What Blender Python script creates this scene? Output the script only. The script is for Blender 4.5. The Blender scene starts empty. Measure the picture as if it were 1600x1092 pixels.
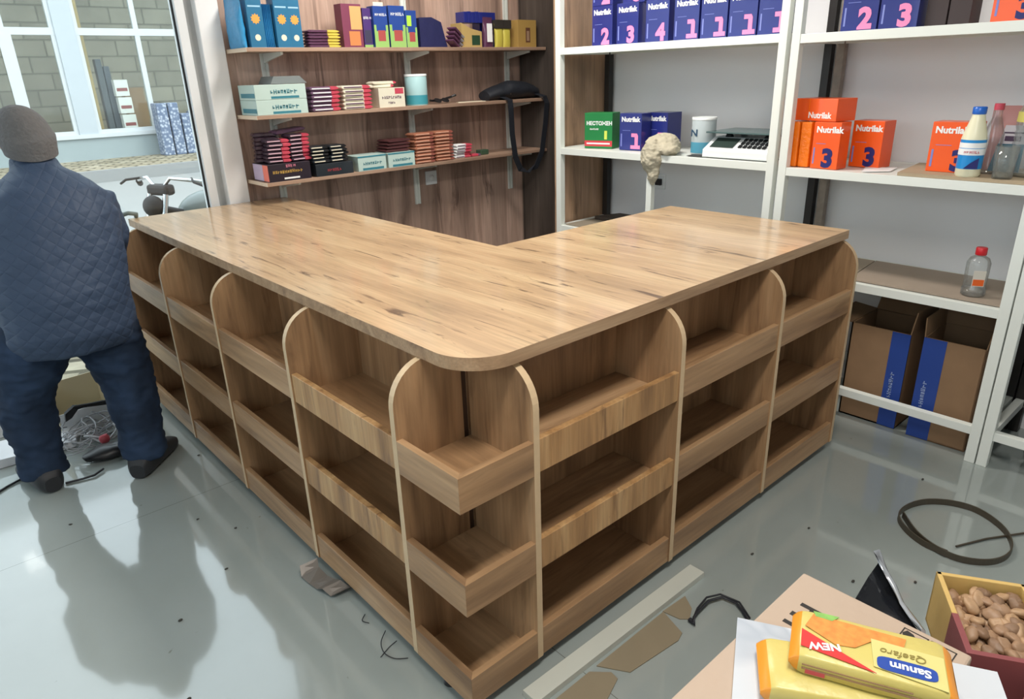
import bpy, bmesh, math, random
from mathutils import Vector, Matrix, noise, Euler
random.seed(7)
S = bpy.context.scene
COL = S.collection
PI = math.pi

# ------------------------------------------------------------------ camera
cam_d = bpy.data.cameras.new('camera')
cam = bpy.data.objects.new('camera', cam_d); COL.objects.link(cam)
cam_d.sensor_width = 36.0
cam_d.lens = 1093.685 / 1600 * 36.0
cam_d.clip_start = 0.02; cam_d.clip_end = 200
R3 = Matrix(((0.74360073, 0.26614067, -0.61337354), (-0.66793544, 0.25405965, -0.69951122), (-0.03033492, 0.92985097, 0.36668373)))
cam.matrix_world = Matrix.Translation((-0.74786, -1.03983, 1.47678)) @ R3.to_4x4()
S.camera = cam

# ------------------------------------------------------------------ world, lights, exposure
S.view_settings.view_transform = 'Standard'; S.view_settings.look = 'None'
S.view_settings.gamma = 1.0; S.view_settings.use_curve_mapping = False
S.view_settings.exposure = 0.12
W = bpy.data.worlds.new('sky'); S.world = W; W.use_nodes = True
wn = W.node_tree.nodes; wl = W.node_tree.links; wn.clear()
w_out = wn.new('ShaderNodeOutputWorld'); w_bg = wn.new('ShaderNodeBackground')
w_bg.inputs[0].default_value = (0.86, 0.93, 1.0, 1); w_bg.inputs[1].default_value = 3.1
wl.new(w_bg.outputs[0], w_out.inputs[0])
S.cycles.use_denoising = True
S.cycles.max_bounces = 8; S.cycles.transparent_max_bounces = 16

def area_light(name, loc, rot, sx, sy, energy=10, color=(1, 1, 1), portal=False):
    l = bpy.data.lights.new(name, 'AREA'); l.shape = 'RECTANGLE'; l.size = sx; l.size_y = sy
    l.energy = energy; l.color = color
    if portal: l.cycles.is_portal = True
    o = bpy.data.objects.new(name, l); o.location = loc; o.rotation_euler = rot; COL.objects.link(o); return o
CEIL = 2.75
YW = 2.63            # wall with the wooden cladding and the shop window
XR = 2.62            # white wall behind the racks
XL = -2.7; YF = -2.9
area_light('portal_window', (-1.08, YW + .12, 1.35), (-PI/2, 0, 0), 3.1, 2.6, portal=True)
area_light('portal_left', (XL - .12, -0.2, 2.1), (0, -PI/2, 0), 1.1, 4.4, portal=True)
area_light('fill_light_1', (-.1, -.75, CEIL - .06), (0, 0, 0), 1.1, .3, 42, (1.0, .95, .88))  # added overhead fill lights that brighten the interior, out of view
area_light('fill_light_2', (1.35, 1.35, CEIL - .06), (0, 0, 0), .3, 1.1, 48, (1.0, .95, .88))
# a soft bright day outside: light through thin cloud
sun_d = bpy.data.lights.new('sun', 'SUN'); sun_d.energy = 1.5; sun_d.angle = .3; sun_d.color = (1, .95, .86)
sun = bpy.data.objects.new('sun', sun_d); sun.rotation_euler = (math.radians(42), 0, math.radians(28)); COL.objects.link(sun)
sun.location = (6, -12, 12)

# ------------------------------------------------------------------ materials
def lin(h):
    if isinstance(h, str):
        h = h.lstrip('#'); c = [int(h[i:i+2], 16) / 255 for i in (0, 2, 4)]
        return tuple((x / 12.92 if x <= .04045 else ((x + .055) / 1.055) ** 2.4) for x in c)
    return tuple(h)
MATS = {}
def nmat(name):
    m = bpy.data.materials.new(name); m.use_nodes = True
    nt = m.node_tree; b = nt.nodes['Principled BSDF']; return m, nt, b
def plain(name, col, rough=.5, metal=0, spec=.5, var=.0, vscale=8, bump=0, bscale=40, coat=0):
    """solid colour with a little procedural variation"""
    if name in MATS: return MATS[name]
    m, nt, b = nmat(name); c = lin(col)
    b.inputs['Roughness'].default_value = rough; b.inputs['Metallic'].default_value = metal
    b.inputs['Specular IOR Level'].default_value = spec; b.inputs['Coat Weight'].default_value = coat
    tc = nt.nodes.new('ShaderNodeTexCoord')
    n = nt.nodes.new('ShaderNodeTexNoise'); n.inputs['Scale'].default_value = vscale; n.inputs['Detail'].default_value = 4
    nt.links.new(tc.outputs['Object'], n.inputs['Vector'])
    mx = nt.nodes.new('ShaderNodeMixRGB'); v = var if var else .05
    mx.inputs[1].default_value = tuple(x * (1 - v) for x in c) + (1,)
    mx.inputs[2].default_value = tuple(min(1, x * (1 + v)) for x in c) + (1,)
    nt.links.new(n.outputs['Fac'], mx.inputs[0]); nt.links.new(mx.outputs[0], b.inputs['Base Color'])
    if bump:
        n2 = nt.nodes.new('ShaderNodeTexNoise'); n2.inputs['Scale'].default_value = bscale; n2.inputs['Detail'].default_value = 3
        nt.links.new(tc.outputs['Object'], n2.inputs['Vector'])
        bp = nt.nodes.new('ShaderNodeBump'); bp.inputs['Strength'].default_value = bump; bp.inputs['Distance'].default_value = .01
        nt.links.new(n2.outputs['Fac'], bp.inputs['Height']); nt.links.new(bp.outputs[0], b.inputs['Normal'])
    MATS[name] = m; return m

def wood(name, light, mid, dark, axis, rough=.4, crack=1.0, plank=0, plank_axis=0, seed=0, scale=1.0, contrast=1.0, coat=0, fine=False):
    """oak laminate; grain runs along `axis` (0,1,2), optional plank banding along plank_axis"""
    if name in MATS: return MATS[name]
    m, nt, b = nmat(name); N = nt.nodes.new; L = nt.links.new
    b.inputs['Roughness'].default_value = rough
    tc = N('ShaderNodeTexCoord')
    def stretched(a, c, dist=None, off=0):
        mp = N('ShaderNodeMapping'); s = [c * scale] * 3; s[axis] = a * scale
        mp.inputs['Scale'].default_value = s; mp.inputs['Location'].default_value = (seed + off, seed * .7 + off, seed * 1.3)
        L(tc.outputs['Object'], mp.inputs['Vector']); return mp
    n1 = N('ShaderNodeTexNoise'); n1.inputs['Scale'].default_value = 1; n1.inputs['Detail'].default_value = 6; n1.inputs['Roughness'].default_value = .55; n1.inputs['Distortion'].default_value = .6
    L(stretched(1.1, 9).outputs[0], n1.inputs['Vector'])
    r1 = N('ShaderNodeValToRGB'); e = r1.color_ramp.elements
    c0, c1, c2 = lin(light), lin(mid), lin(dark)
    mixc = tuple(c1[i] + (c2[i] - c1[i]) * .55 * contrast for i in range(3))
    e[0].position = .30; e[0].color = mixc + (1,); e[1].position = .70; e[1].color = c0 + (1,)
    k = r1.color_ramp.elements.new(.48); k.color = c1 + (1,)
    L(n1.outputs['Fac'], r1.inputs[0])
    # fine pore streaks
    n2 = N('ShaderNodeTexNoise'); n2.inputs['Scale'].default_value = 1; n2.inputs['Detail'].default_value = 3
    L(stretched(4, 90, off=3).outputs[0], n2.inputs['Vector'])
    mr = N('ShaderNodeMapRange'); mr.inputs[1].default_value = .35; mr.inputs[2].default_value = .7; mr.inputs[3].default_value = .86; mr.inputs[4].default_value = 1.06
    L(n2.outputs['Fac'], mr.inputs[0])
    mul = N('ShaderNodeMixRGB'); mul.blend_type = 'MULTIPLY'; mul.inputs[0].default_value = 1
    L(r1.outputs[0], mul.inputs[1]); L(mr.outputs[0], mul.inputs[2])
    # dark cracks and knots
    n3 = N('ShaderNodeTexNoise'); n3.inputs['Scale'].default_value = 1; n3.inputs['Detail'].default_value = 5; n3.inputs['Roughness'].default_value = .6; n3.inputs['Distortion'].default_value = 1.2
    L(stretched(2.6 if fine else 1.9, 26 if fine else 15, off=9).outputs[0], n3.inputs['Vector'])
    r3 = N('ShaderNodeValToRGB'); e3 = r3.color_ramp.elements
    e3[0].position = .588 if fine else .575; e3[0].color = (0, 0, 0, 1); e3[1].position = .68 if fine else .70; e3[1].color = (1, 1, 1, 1)
    L(n3.outputs['Fac'], r3.inputs[0])
    sc = N('ShaderNodeMath'); sc.operation = 'MULTIPLY'; sc.inputs[1].default_value = .85 * crack; L(r3.outputs[0], sc.inputs[0])
    mk = N('ShaderNodeMixRGB'); mk.inputs[2].default_value = c2 + (1,)
    L(sc.outputs[0], mk.inputs[0]); L(mul.outputs[0], mk.inputs[1])
    last = mk.outputs[0]
    if coat: b.inputs['Coat Weight'].default_value = coat; b.inputs['Coat Roughness'].default_value = .12
    if plank:
        sep = N('ShaderNodeSeparateXYZ'); L(tc.outputs['Object'], sep.inputs[0])
        dv = N('ShaderNodeMath'); dv.operation = 'DIVIDE'; dv.inputs[1].default_value = plank; L(sep.outputs[plank_axis], dv.inputs[0])
        fl = N('ShaderNodeMath'); fl.operation = 'FLOOR'; L(dv.outputs[0], fl.inputs[0])
        wn_ = N('ShaderNodeTexWhiteNoise'); wn_.noise_dimensions = '1D'; L(fl.outputs[0], wn_.inputs['W'])
        m2 = N('ShaderNodeMapRange'); m2.inputs[3].default_value = .72; m2.inputs[4].default_value = 1.22; L(wn_.outputs['Value'], m2.inputs[0])
        mm = N('ShaderNodeMixRGB'); mm.blend_type = 'MULTIPLY'; mm.inputs[0].default_value = 1; L(last, mm.inputs[1]); L(m2.outputs[0], mm.inputs[2]); last = mm.outputs[0]
    L(last, b.inputs['Base Color'])
    bp = N('ShaderNodeBump'); bp.inputs['Strength'].default_value = .12; bp.inputs['Distance'].default_value = .002
    L(n2.outputs['Fac'], bp.inputs['Height']); L(bp.outputs[0], b.inputs['Normal'])
    MATS[name] = m; return m

def clear(name, tint=(1, 1, 1), gloss=.12, rough=.03, body=0.0, bodycol=(.8, .85, .85)):
    """thin clear plastic or pane: transparent with fresnel gloss, optionally a little milky"""
    if name in MATS: return MATS[name]
    m, nt, b = nmat(name); nt.nodes.remove(b); N = nt.nodes.new; L = nt.links.new
    out = nt.nodes['Material Output']
    t = N('ShaderNodeBsdfTransparent'); t.inputs[0].default_value = tuple(tint) + (1,)
    g = N('ShaderNodeBsdfGlossy'); g.inputs['Roughness'].default_value = rough
    d = N('ShaderNodeBsdfDiffuse'); d.inputs[0].default_value = tuple(bodycol) + (1,)
    m1 = N('ShaderNodeMixShader'); m1.inputs[0].default_value = body; L(t.outputs[0], m1.inputs[1]); L(d.outputs[0], m1.inputs[2])
    lw = N('ShaderNodeLayerWeight'); lw.inputs[0].default_value = .25
    mp = N('ShaderNodeMapRange'); mp.inputs[3].default_value = gloss * .4; mp.inputs[4].default_value = min(1, gloss * 5); L(lw.outputs['Fresnel'], mp.inputs[0])
    m2 = N('ShaderNodeMixShader'); L(mp.outputs[0], m2.inputs[0]); L(m1.outputs[0], m2.inputs[1]); L(g.outputs[0], m2.inputs[2])
    L(m2.outputs[0], out.inputs[0]); MATS[name] = m; return m

OAK = ('#c09c76', '#a7835f', '#573d2c')
M_TOP = wood('oak_top', '#d8ba92', '#c8a781', '#5a4434', 1, rough=.30, crack=1.0, seed=2.0, scale=1.2, coat=.5, contrast=.5, fine=True)
M_OAKV = wood('oak_vertical', *OAK, 2, rough=.42, crack=.5, seed=5, scale=1.1)
M_OAKH = {0: wood('oak_along_x', *OAK, 0, rough=.42, crack=.5, seed=8), 1: wood('oak_along_y', *OAK, 1, rough=.42, crack=.5, seed=11)}
M_OAKF = wood('oak_figured', '#c8a273', '#b08658', '#5c3d28', 2, rough=.42, crack=.75, seed=21, scale=1.5)
M_EDGE = plain('oak_edge_band', '#cdb28e', .45, var=.12, vscale=30)
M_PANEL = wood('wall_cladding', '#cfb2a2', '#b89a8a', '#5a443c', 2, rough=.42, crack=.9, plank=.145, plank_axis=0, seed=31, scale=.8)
M_PANELY = wood('wall_cladding_shaded', '#5c524b', '#4c433d', '#26201e', 2, rough=.5, crack=.6, plank=.145, plank_axis=1, seed=37, scale=.8)  # shade of the alcove put into the cladding colour
M_SHELF = wood('shelf_board', '#b89a84', '#a18470', '#54423a', 0, rough=.45, crack=.4, seed=41)
M_SHELFE = plain('shelf_end_band', '#d8c4ac', .5)
M_RACK = plain('white_rack_paint', '#e2e6e0', .35, var=.04, vscale=5)
M_RACKB = plain('black_rack_tube', '#24211f', .45)
M_WHITE = plain('white_pvc', '#e6e9ea', .3)
M_CARD = plain('cardboard', '#a08060', .75, var=.12, vscale=12, bump=.1)
M_CARDL = plain('cardboard_pale', '#b09c8a', .7, var=.06, vscale=6, bump=.1, bscale=60)
M_CARDG = plain('cardboard_grey', '#8b8171', .8, var=.15, vscale=9)
M_NAVY = plain('navy_print', '#232c78', .32, coat=.3)
M_BLACK = plain('black_plastic', '#191a1d', .4)
M_WPRINT = plain('white_print', '#eef0f0', .5)
M_PINK = plain('pink_print', '#f08ab8', .4)
M_ORANGE = plain('orange_print', '#f05a14', .35, coat=.3)
M_ORANGE2 = plain('orange_wrap', '#ff7a10', .2, var=.15, vscale=60, bump=.4, bscale=60)
M_DARKBLUE = plain('dark_blue_print', '#1c1e66', .4)

# ------------------------------------------------------------------ builders
def props(o, label=None, cat=None, group=None, kind=None):
    if label: o['label'] = label
    if cat: o['category'] = cat
    if group: o['group'] = group
    if kind: o['kind'] = kind
    return o
def thing(name, label, cat, loc=(0, 0, 0), rz=0, group=None):
    o = bpy.data.objects.new(name, None); COL.objects.link(o); o.empty_display_size = .05
    o.location = loc; o.rotation_euler = (0, 0, rz); return props(o, label, cat, group)
class MB:
    """collects shapes, several materials by slot, builds ONE mesh object"""
    def __init__(s): s.v = []; s.f = []; s.mi = []; s.sm = []
    def add(s, vs, fs, mi=0, smooth=False):
        n = len(s.v); s.v += [tuple(v) for v in vs]; s.f += [[n + i for i in f] for f in fs]; s.mi += [mi] * len(fs); s.sm += [smooth] * len(fs); return s
    def box(s, x0, x1, y0, y1, z0, z1, mi=0):
        if x0 > x1: x0, x1 = x1, x0
        if y0 > y1: y0, y1 = y1, y0
        vs = [(x, y, z) for z in (z0, z1) for y in (y0, y1) for x in (x0, x1)]
        return s.add(vs, [(0, 2, 3, 1), (4, 5, 7, 6), (0, 1, 5, 4), (2, 6, 7, 3), (0, 4, 6, 2), (1, 3, 7, 5)], mi)
    def prism(s, pts, a, b, axis=2, mi=0, mi_side=None, smooth_side=False):
        """polygon in the plane normal to axis, from a to b"""
        def P(p, t):
            q = [p[0], p[1]]; q.insert(axis, t); return q
        n = len(pts); vs = [P(p, a) for p in pts] + [P(p, b) for p in pts]
        s.add(vs, [list(range(n))[::-1], [n + i for i in range(n)]], mi)
        s.add(vs, [(i, (i + 1) % n, n + (i + 1) % n, n + i) for i in range(n)], mi if mi_side is None else mi_side, smooth_side); return s
    def lathe(s, prof, seg=24, c=(0, 0), mi=0, smooth=True, z0=0):
        vs = []; k = len(prof)
        for (r, z) in prof:
            for j in range(seg):
                a = 2 * PI * j / seg; vs.append((c[0] + r * math.cos(a), c[1] + r * math.sin(a), z + z0))
        fs = [(i * seg + j, i * seg + (j + 1) % seg, (i + 1) * seg + (j + 1) % seg, (i + 1) * seg + j) for i in range(k - 1) for j in range(seg)]
        s.add(vs, fs, mi, smooth)
        if prof[0][0] > 1e-4: s.add(vs[:seg], [list(range(seg))[::-1]], mi)
        if prof[-1][0] > 1e-4: s.add(vs[-seg:], [list(range(seg))], mi)
        return s
    def tube(s, path, r, seg=8, mi=0, closed=False):
        path = [Vector(p) for p in path]; n = len(path); rr = r if isinstance(r, (list, tuple)) else [r] * n
        vs = []; up = Vector((0, 0, 1))
        t0 = (path[1] - path[0]).normalized()
        nrm = t0.cross(up) if abs(t0.dot(up)) < .95 else t0.cross(Vector((1, 0, 0))); nrm.normalize()
        for i in range(n):
            a = path[i - 1] if (i > 0 or closed) else path[i]; b = path[(i + 1) % n] if (i < n - 1 or closed) else path[i]
            t = (b - a).normalized(); nrm = (nrm - t * nrm.dot(t)).normalized(); bi = t.cross(nrm)
            for j in range(seg):
                an = 2 * PI * j / seg; vs.append(path[i] + (nrm * math.cos(an) + bi * math.sin(an)) * rr[i])
        m = n if closed else n - 1
        fs = [(i * seg + j, i * seg + (j + 1) % seg, ((i + 1) % n) * seg + (j + 1) % seg, ((i + 1) % n) * seg + j) for i in range(m) for j in range(seg)]
        s.add(vs, fs, mi, True)
        if not closed: s.add(vs[:seg], [list(range(seg))], mi); s.add(vs[-seg:], [list(range(seg))[::-1]], mi)
        return s
    def rings(s, rings, mi=0, cap=True):
        """list of vertex rings with equal counts, lofted"""
        seg = len(rings[0]); vs = [p for r in rings for p in r]
        fs = [(i * seg + j, i * seg + (j + 1) % seg, (i + 1) * seg + (j + 1) % seg, (i + 1) * seg + j) for i in range(len(rings) - 1) for j in range(seg)]
        s.add(vs, fs, mi, True)
        if cap: s.add(rings[0], [list(range(seg))[::-1]], mi, True); s.add(rings[-1], [list(range(seg))], mi, True)
        return s
    def ball(s, c, r, seg=16, rng=10, mi=0):
        rx, ry, rz = r if isinstance(r, (list, tuple)) else (r, r, r)
        R = [[(c[0] + rx * math.sin(t) * math.cos(2 * PI * j / seg), c[1] + ry * math.sin(t) * math.sin(2 * PI * j / seg), c[2] - rz * math.cos(t)) for j in range(seg)] for t in [.02 + (PI - .04) * i / rng for i in range(rng + 1)]]
        return s.rings(R, mi)
    def xf(s, M, i0=0):
        s.v = s.v[:i0] + [tuple(M @ Vector(v)) for v in s.v[i0:]]; return s
    def jitter(s, amp, freq=20, i0=0, seed=0):
        out = []
        for v in s.v[i0:]:
            p = Vector(v); d = noise.noise_vector(p * freq + Vector((seed, seed, seed))); out.append(tuple(p + d * amp))
        s.v = s.v[:i0] + out; return s
    def build(s, name, mats, parent=None, bevel=0, sub=0, weld=False, fix=True, label=None):
        me = bpy.data.meshes.new(name); me.from_pydata(s.v, [], s.f); me.update()
        mats = mats if isinstance(mats, (list, tuple)) else [mats]
        for m in mats: me.materials.append(m)
        me.polygons.foreach_set('material_index', s.mi); me.polygons.foreach_set('use_smooth', s.sm)
        if weld or fix:
            bm = bmesh.new(); bm.from_mesh(me)
            if weld: bmesh.ops.remove_doubles(bm, verts=bm.verts, dist=1e-5)
            bmesh.ops.recalc_face_normals(bm, faces=bm.faces); bm.to_mesh(me); bm.free()
        o = bpy.data.objects.new(name, me); COL.objects.link(o)
        if parent: o.parent = parent
        if bevel:
            bv = o.modifiers.new('bevel', 'BEVEL'); bv.width = bevel; bv.segments = 2; bv.limit_method = 'ANGLE'; bv.harden_normals = False
        if sub:
            sb = o.modifiers.new('subdivision', 'SUBSURF'); sb.levels = sub; sb.render_levels = sub
        if label: o['label'] = label
        return o
def bx(name, m, b, parent=None, bevel=0, label=None):
    return MB().box(*b).build(name, m, parent, bevel, label=label)
def struct(o): o['kind'] = 'structure'; return o
def copy_tree(root, loc, rz=None, label=None, group=None, scale=None):
    r = root.copy(); COL.objects.link(r); r.location = loc
    if rz is not None: r.rotation_euler = (0, 0, rz)
    if scale: r.scale = scale
    if label: r['label'] = label
    if group: r['group'] = group
    for ch in list(root.children):
        c = ch.copy(); COL.objects.link(c); c.parent = r
        for g in ch.children:
            d = g.copy(); COL.objects.link(d); d.parent = c
    return r
def remeshed(mb, name, mat, parent, voxel=.012, smooth=6, nz=0, nf=18, bake=True):
    """union of overlapping closed shapes into one continuous skin"""
    o = mb.build(name, mat, parent)
    rm = o.modifiers.new('remesh', 'REMESH'); rm.mode = 'VOXEL'; rm.voxel_size = voxel; rm.use_smooth_shade = True
    sm = o.modifiers.new('smooth', 'SMOOTH'); sm.factor = .5; sm.iterations = smooth
    dg = bpy.context.evaluated_depsgraph_get(); dg.update()
    me = bpy.data.meshes.new_from_object(o.evaluated_get(dg)); o.modifiers.clear()
    if nz:
        for v in me.vertices:
            a = noise.noise(v.co * nf) * nz + noise.noise(Vector((v.co.x * nf * 2, v.co.y * nf * 2, v.co.z * nf * 4.5))) * nz * .6
            v.co += v.normal * a
    me.polygons.foreach_set('use_smooth', [True] * len(me.polygons))
    if not me.materials: me.materials.append(mat)
    o.data = me; return o
TXT = {}
def text(name, s, size, loc, mat, parent, face='front', bold=0.0, shear=0, sx=1, rot=0, align='LEFT', ext=.0004):
    """lettering laid on a face: front = facing -Y, top = facing +Z, left = facing -X"""
    key = (s, size, bold, shear, sx, align, ext)
    if key not in TXT:
        c = bpy.data.curves.new('t', 'FONT'); c.body = s; c.size = size; c.offset = bold; c.shear = shear; c.extrude = ext; c.align_x = align; c.resolution_u = 3
        o = bpy.data.objects.new('t', c); COL.objects.link(o)
        dg = bpy.context.evaluated_depsgraph_get(); dg.update()
        me = bpy.data.meshes.new_from_object(o.evaluated_get(dg)); bpy.data.objects.remove(o); bpy.data.curves.remove(c)
        for v in me.vertices: v.co.x *= sx
        TXT[key] = me
    me = TXT[key].copy(); me.name = name; me.materials.clear(); me.materials.append(mat)
    o = bpy.data.objects.new(name, me); COL.objects.link(o); o.parent = parent; o.location = loc
    if face == 'front': o.rotation_euler = (PI / 2, rot, 0)
    elif face == 'top': o.rotation_euler = (0, 0, rot)
    elif face == 'left': o.rotation_euler = (PI / 2, 0, -PI / 2)
    return o
def scribble(parent, n, size, loc, mat, seed=0):
    """a line of print too small and blurred to read in the photo: broken strokes only"""
    rn = random.Random(seed + n); m = MB(); x = 0
    for i in range(n):
        w_ = size * rn.uniform(.35, .6); zl = size * rn.uniform(0, .12); zh = size * rn.uniform(.62, .85); st = size * .16
        m.box(x, x + st, -.0004, .0002, zl, zh)
        if rn.random() < .7: m.box(x + w_ - st, x + w_, -.0004, .0002, zl, zh)
        if rn.random() < .8: q = rn.uniform(zl, zh - st); m.box(x, x + w_, -.0004, .0002, q, q + st)
        x += w_ + size * .2
    o = m.build('small_print', mat, parent); o.location = loc; return o
def tag(o, label, cat, group=None, kind=None): return props(o, label, cat, group, kind)

# ================================================================== THE ROOM
def floor_mat():
    m, nt, b = nmat('glossy_floor_tile'); N = nt.nodes.new; L = nt.links.new
    tc = N('ShaderNodeTexCoord'); n = N('ShaderNodeTexNoise'); n.inputs['Scale'].default_value = 2.2; n.inputs['Detail'].default_value = 7; L(tc.outputs['Object'], n.inputs['Vector'])
    r = N('ShaderNodeValToRGB'); r.color_ramp.elements[0].color = lin('#8c9490') + (1,); r.color_ramp.elements[1].color = lin('#a2aaa8') + (1,); L(n.outputs['Fac'], r.inputs[0])
    # joints between the big tiles
    sep = N('ShaderNodeSeparateXYZ'); L(tc.outputs['Object'], sep.inputs[0])
    def joint(ax, off, size):
        a = N('ShaderNodeMath'); a.operation = 'ADD'; a.inputs[1].default_value = off; L(sep.outputs[ax], a.inputs[0])
        d = N('ShaderNodeMath'); d.operation = 'PINGPONG'; d.inputs[1].default_value = size / 2; L(a.outputs[0], d.inputs[0])
        g = N('ShaderNodeMath'); g.operation = 'LESS_THAN'; g.inputs[1].default_value = .0011; L(d.outputs[0], g.inputs[0]); return g
    j1 = joint(1, -1.52 + 12, 2.4); j2 = joint(0, -.3 + 12, 2.4)
    mx = N('ShaderNodeMath'); mx.operation = 'MAXIMUM'; L(j1.outputs[0], mx.inputs[0]); L(j2.outputs[0], mx.inputs[1])
    # specks of plaster and dirt
    n2 = N('ShaderNodeTexNoise'); n2.inputs['Scale'].default_value = 26; n2.inputs['Detail'].default_value = 5; L(tc.outputs['Object'], n2.inputs['Vector'])
    r2 = N('ShaderNodeValToRGB'); r2.color_ramp.elements[0].position = .72; r2.color_ramp.elements[1].position = .78; L(n2.outputs['Fac'], r2.inputs[0])
    mc = N('ShaderNodeMixRGB'); mc.inputs[2].default_value = lin('#6c6e6a') + (1,); L(mx.outputs[0], mc.inputs[0]); L(r.outputs[0], mc.inputs[1])
    md = N('ShaderNodeMixRGB'); md.inputs[2].default_value = lin('#6e6a60') + (1,); L(r2.outputs[0], md.inputs[0]); L(mc.outputs[0], md.inputs[1])
    L(md.outputs[0], b.inputs['Base Color'])
    n3 = N('ShaderNodeTexNoise'); n3.inputs['Scale'].default_value = 5; n3.inputs['Detail'].default_value = 6; L(tc.outputs['Object'], n3.inputs['Vector'])
    mr = N('ShaderNodeMapRange'); mr.inputs[3].default_value = .05; mr.inputs[4].default_value = .13; L(n3.outputs['Fac'], mr.inputs[0]); L(mr.outputs[0], b.inputs['Roughness'])
    b.inputs['Specular IOR Level'].default_value = .75; b.inputs['Coat Weight'].default_value = .7; b.inputs['Coat Roughness'].default_value = .04
    return m
struct(bx('floor', floor_mat(), (XL - .1, XR + .15, YF - .1, YW + .15, -.08, 0)))
M_WALLW = plain('white_wall_paint', '#e8e8ea', .6, var=.04, vscale=1.5, bump=.05)
struct(bx('ceiling', plain('ceiling_paint', '#dedede', .7), (XL - .2, XR + .2, YF - .2, YW + .3, CEIL, CEIL + .1)))
struct(bx('wall_right', M_WALLW, (XR, XR + .15, YF, 1.87, 0, CEIL)))
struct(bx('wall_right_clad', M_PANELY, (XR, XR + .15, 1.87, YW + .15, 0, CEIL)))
struct(bx('wall_back', M_PANEL, (.675, XR, YW, YW + .15, 0, CEIL)))
struct(bx('wall_front', M_WALLW, (XL - .15, XR + .15, YF - .15, YF, 0, CEIL)))
w = MB()
w.box(XL - .15, XL, YF, -2.4, 0, CEIL).box(XL - .15, XL, 2.0, YW + .15, 0, CEIL).box(XL - .15, XL, -2.4, 2.0, 2.65, CEIL).box(XL - .15, XL, -2.4, 2.0, 0, 1.5)
struct(w.build('wall_left', M_WALLW))
# unseen high glazing on the left wall, shaped so daylight falls from above
def glazed(name, rects, frame_boxes):
    t = MB()
    for b_ in frame_boxes: t.box(*b_)
    f = struct(t.build(name, M_WHITE, bevel=.003))
    for b_ in rects: g = bx('pane', M_GLASS, b_, f)
    return f
M_GLASS = clear('window_glass', (.93, .97, .97), .10, .01)
glazed('unseen_high_window', [(XL - .09, XL - .08, -2.34, -.24, 1.56, 2.59), (XL - .09, XL - .08, -.16, 1.94, 1.56, 2.59)],
       [(XL - .13, XL - .03, -2.4, 2.0, 1.5, 1.56), (XL - .13, XL - .03, -2.4, 2.0, 2.59, 2.65), (XL - .13, XL - .03, -2.4, -2.34, 1.56, 2.59), (XL - .13, XL - .03, 1.94, 2.0, 1.56, 2.59), (XL - .13, XL - .03, -.24, -.16, 1.56, 2.59)])
# shop window beside the counter
glazed('window_1', [(XL + .05, .492, YW + .055, YW + .063, .1, 2.63)],
       [(XL, .535, YW + .02, YW + .10, .0, .1), (XL, .535, YW + .02, YW + .10, 2.63, 2.70), (.492, .535, YW + .02, YW + .10, .1, 2.63), (XL, XL + .05, YW + .02, YW + .10, .1, 2.63)])
gk = MB().box(.484, .492, YW + .045, YW + .055, .1, 2.63).box(XL + .05, .484, YW + .045, YW + .055, .1, .108)
gk.build('gasket', M_BLACK, bpy.data.objects['window_1'], label='black rubber gasket along the glass')
struct(bx('lintel', M_WHITE, (XL, .675, YW, YW + .15, 2.70, CEIL)))
bpy.data.objects['lintel'].name = 'trim_3'
# grey reveal and white pilaster between the glass and the wooden cladding
struct(bx('trim_1', plain('grey_reveal', '#a9adae', .5), (.535, .575, YW + .03, YW + .15, 0, CEIL)))
struct(bx('trim_2', plain('pilaster_white', '#eceded', .45), (.572, .678, YW - .022, YW + .15, 0, CEIL), bevel=.004))
# wooden partition at the end of the racks
struct(bx('wall_partition', wood('partition_cladding', '#bd9c84', '#a08268', '#4a3a32', 2, rough=.42, crack=.7, plank=.145, plank_axis=0, seed=51, scale=.8),
          (2.185, XR, 1.862, 1.88, 0, CEIL)))
# added housings for the fill lights, out of view
for i, (x, y, a, b_) in enumerate(((-.1, -.75, .6, .18), (1.35, 1.35, .18, .6))):
    t = thing('added_fill_lamp', ['added unseen white fill lamp over the open floor', 'added unseen white fill lamp above the counter'][i], 'fill lamp', (x, y, CEIL))
    MB().box(-a, a, -b_, b_, -.05, 0).build('housing', M_WHITE, t, .004)

# ================================================================== OUTSIDE
M_ROAD = plain('grey_road', '#8e8f8d', .8, var=.06, vscale=1.2)
def paving_mat():
    m, nt, b = nmat('worn_stone_paving'); N = nt.nodes.new; L = nt.links.new
    tc = N('ShaderNodeTexCoord'); mp = N('ShaderNodeMapping'); mp.inputs['Rotation'].default_value = (0, 0, .5); L(tc.outputs['Object'], mp.inputs[0])
    br = N('ShaderNodeTexBrick'); br.inputs['Scale'].default_value = 1.3; br.inputs['Color1'].default_value = lin('#d2c6ab') + (1,); br.inputs['Color2'].default_value = lin('#a09478') + (1,); br.inputs['Mortar'].default_value = lin('#5e563f') + (1,)
    br.inputs['Mortar Size'].default_value = .035; L(mp.outputs[0], br.inputs['Vector'])
    n = N('ShaderNodeTexNoise'); n.inputs['Scale'].default_value = 7; n.inputs['Detail'].default_value = 5; L(tc.outputs['Object'], n.inputs['Vector'])
    mx = N('ShaderNodeMixRGB'); mx.blend_type = 'MULTIPLY'; mx.inputs[0].default_value = .7; L(br.outputs[0], mx.inputs[1]); L(n.outputs['Fac'], mx.inputs[2]); L(mx.outputs[0], b.inputs['Base Color'])
    b.inputs['Roughness'].default_value = .8; return m
M_PAVE = paving_mat()
tag(bx('road', M_ROAD, (-30, 30, -25, 14.3, -.32, -.22)), 'pale grey road between the two pavements outside', 'road'); bpy.data.objects['road']['kind'] = 'structure'
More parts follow.
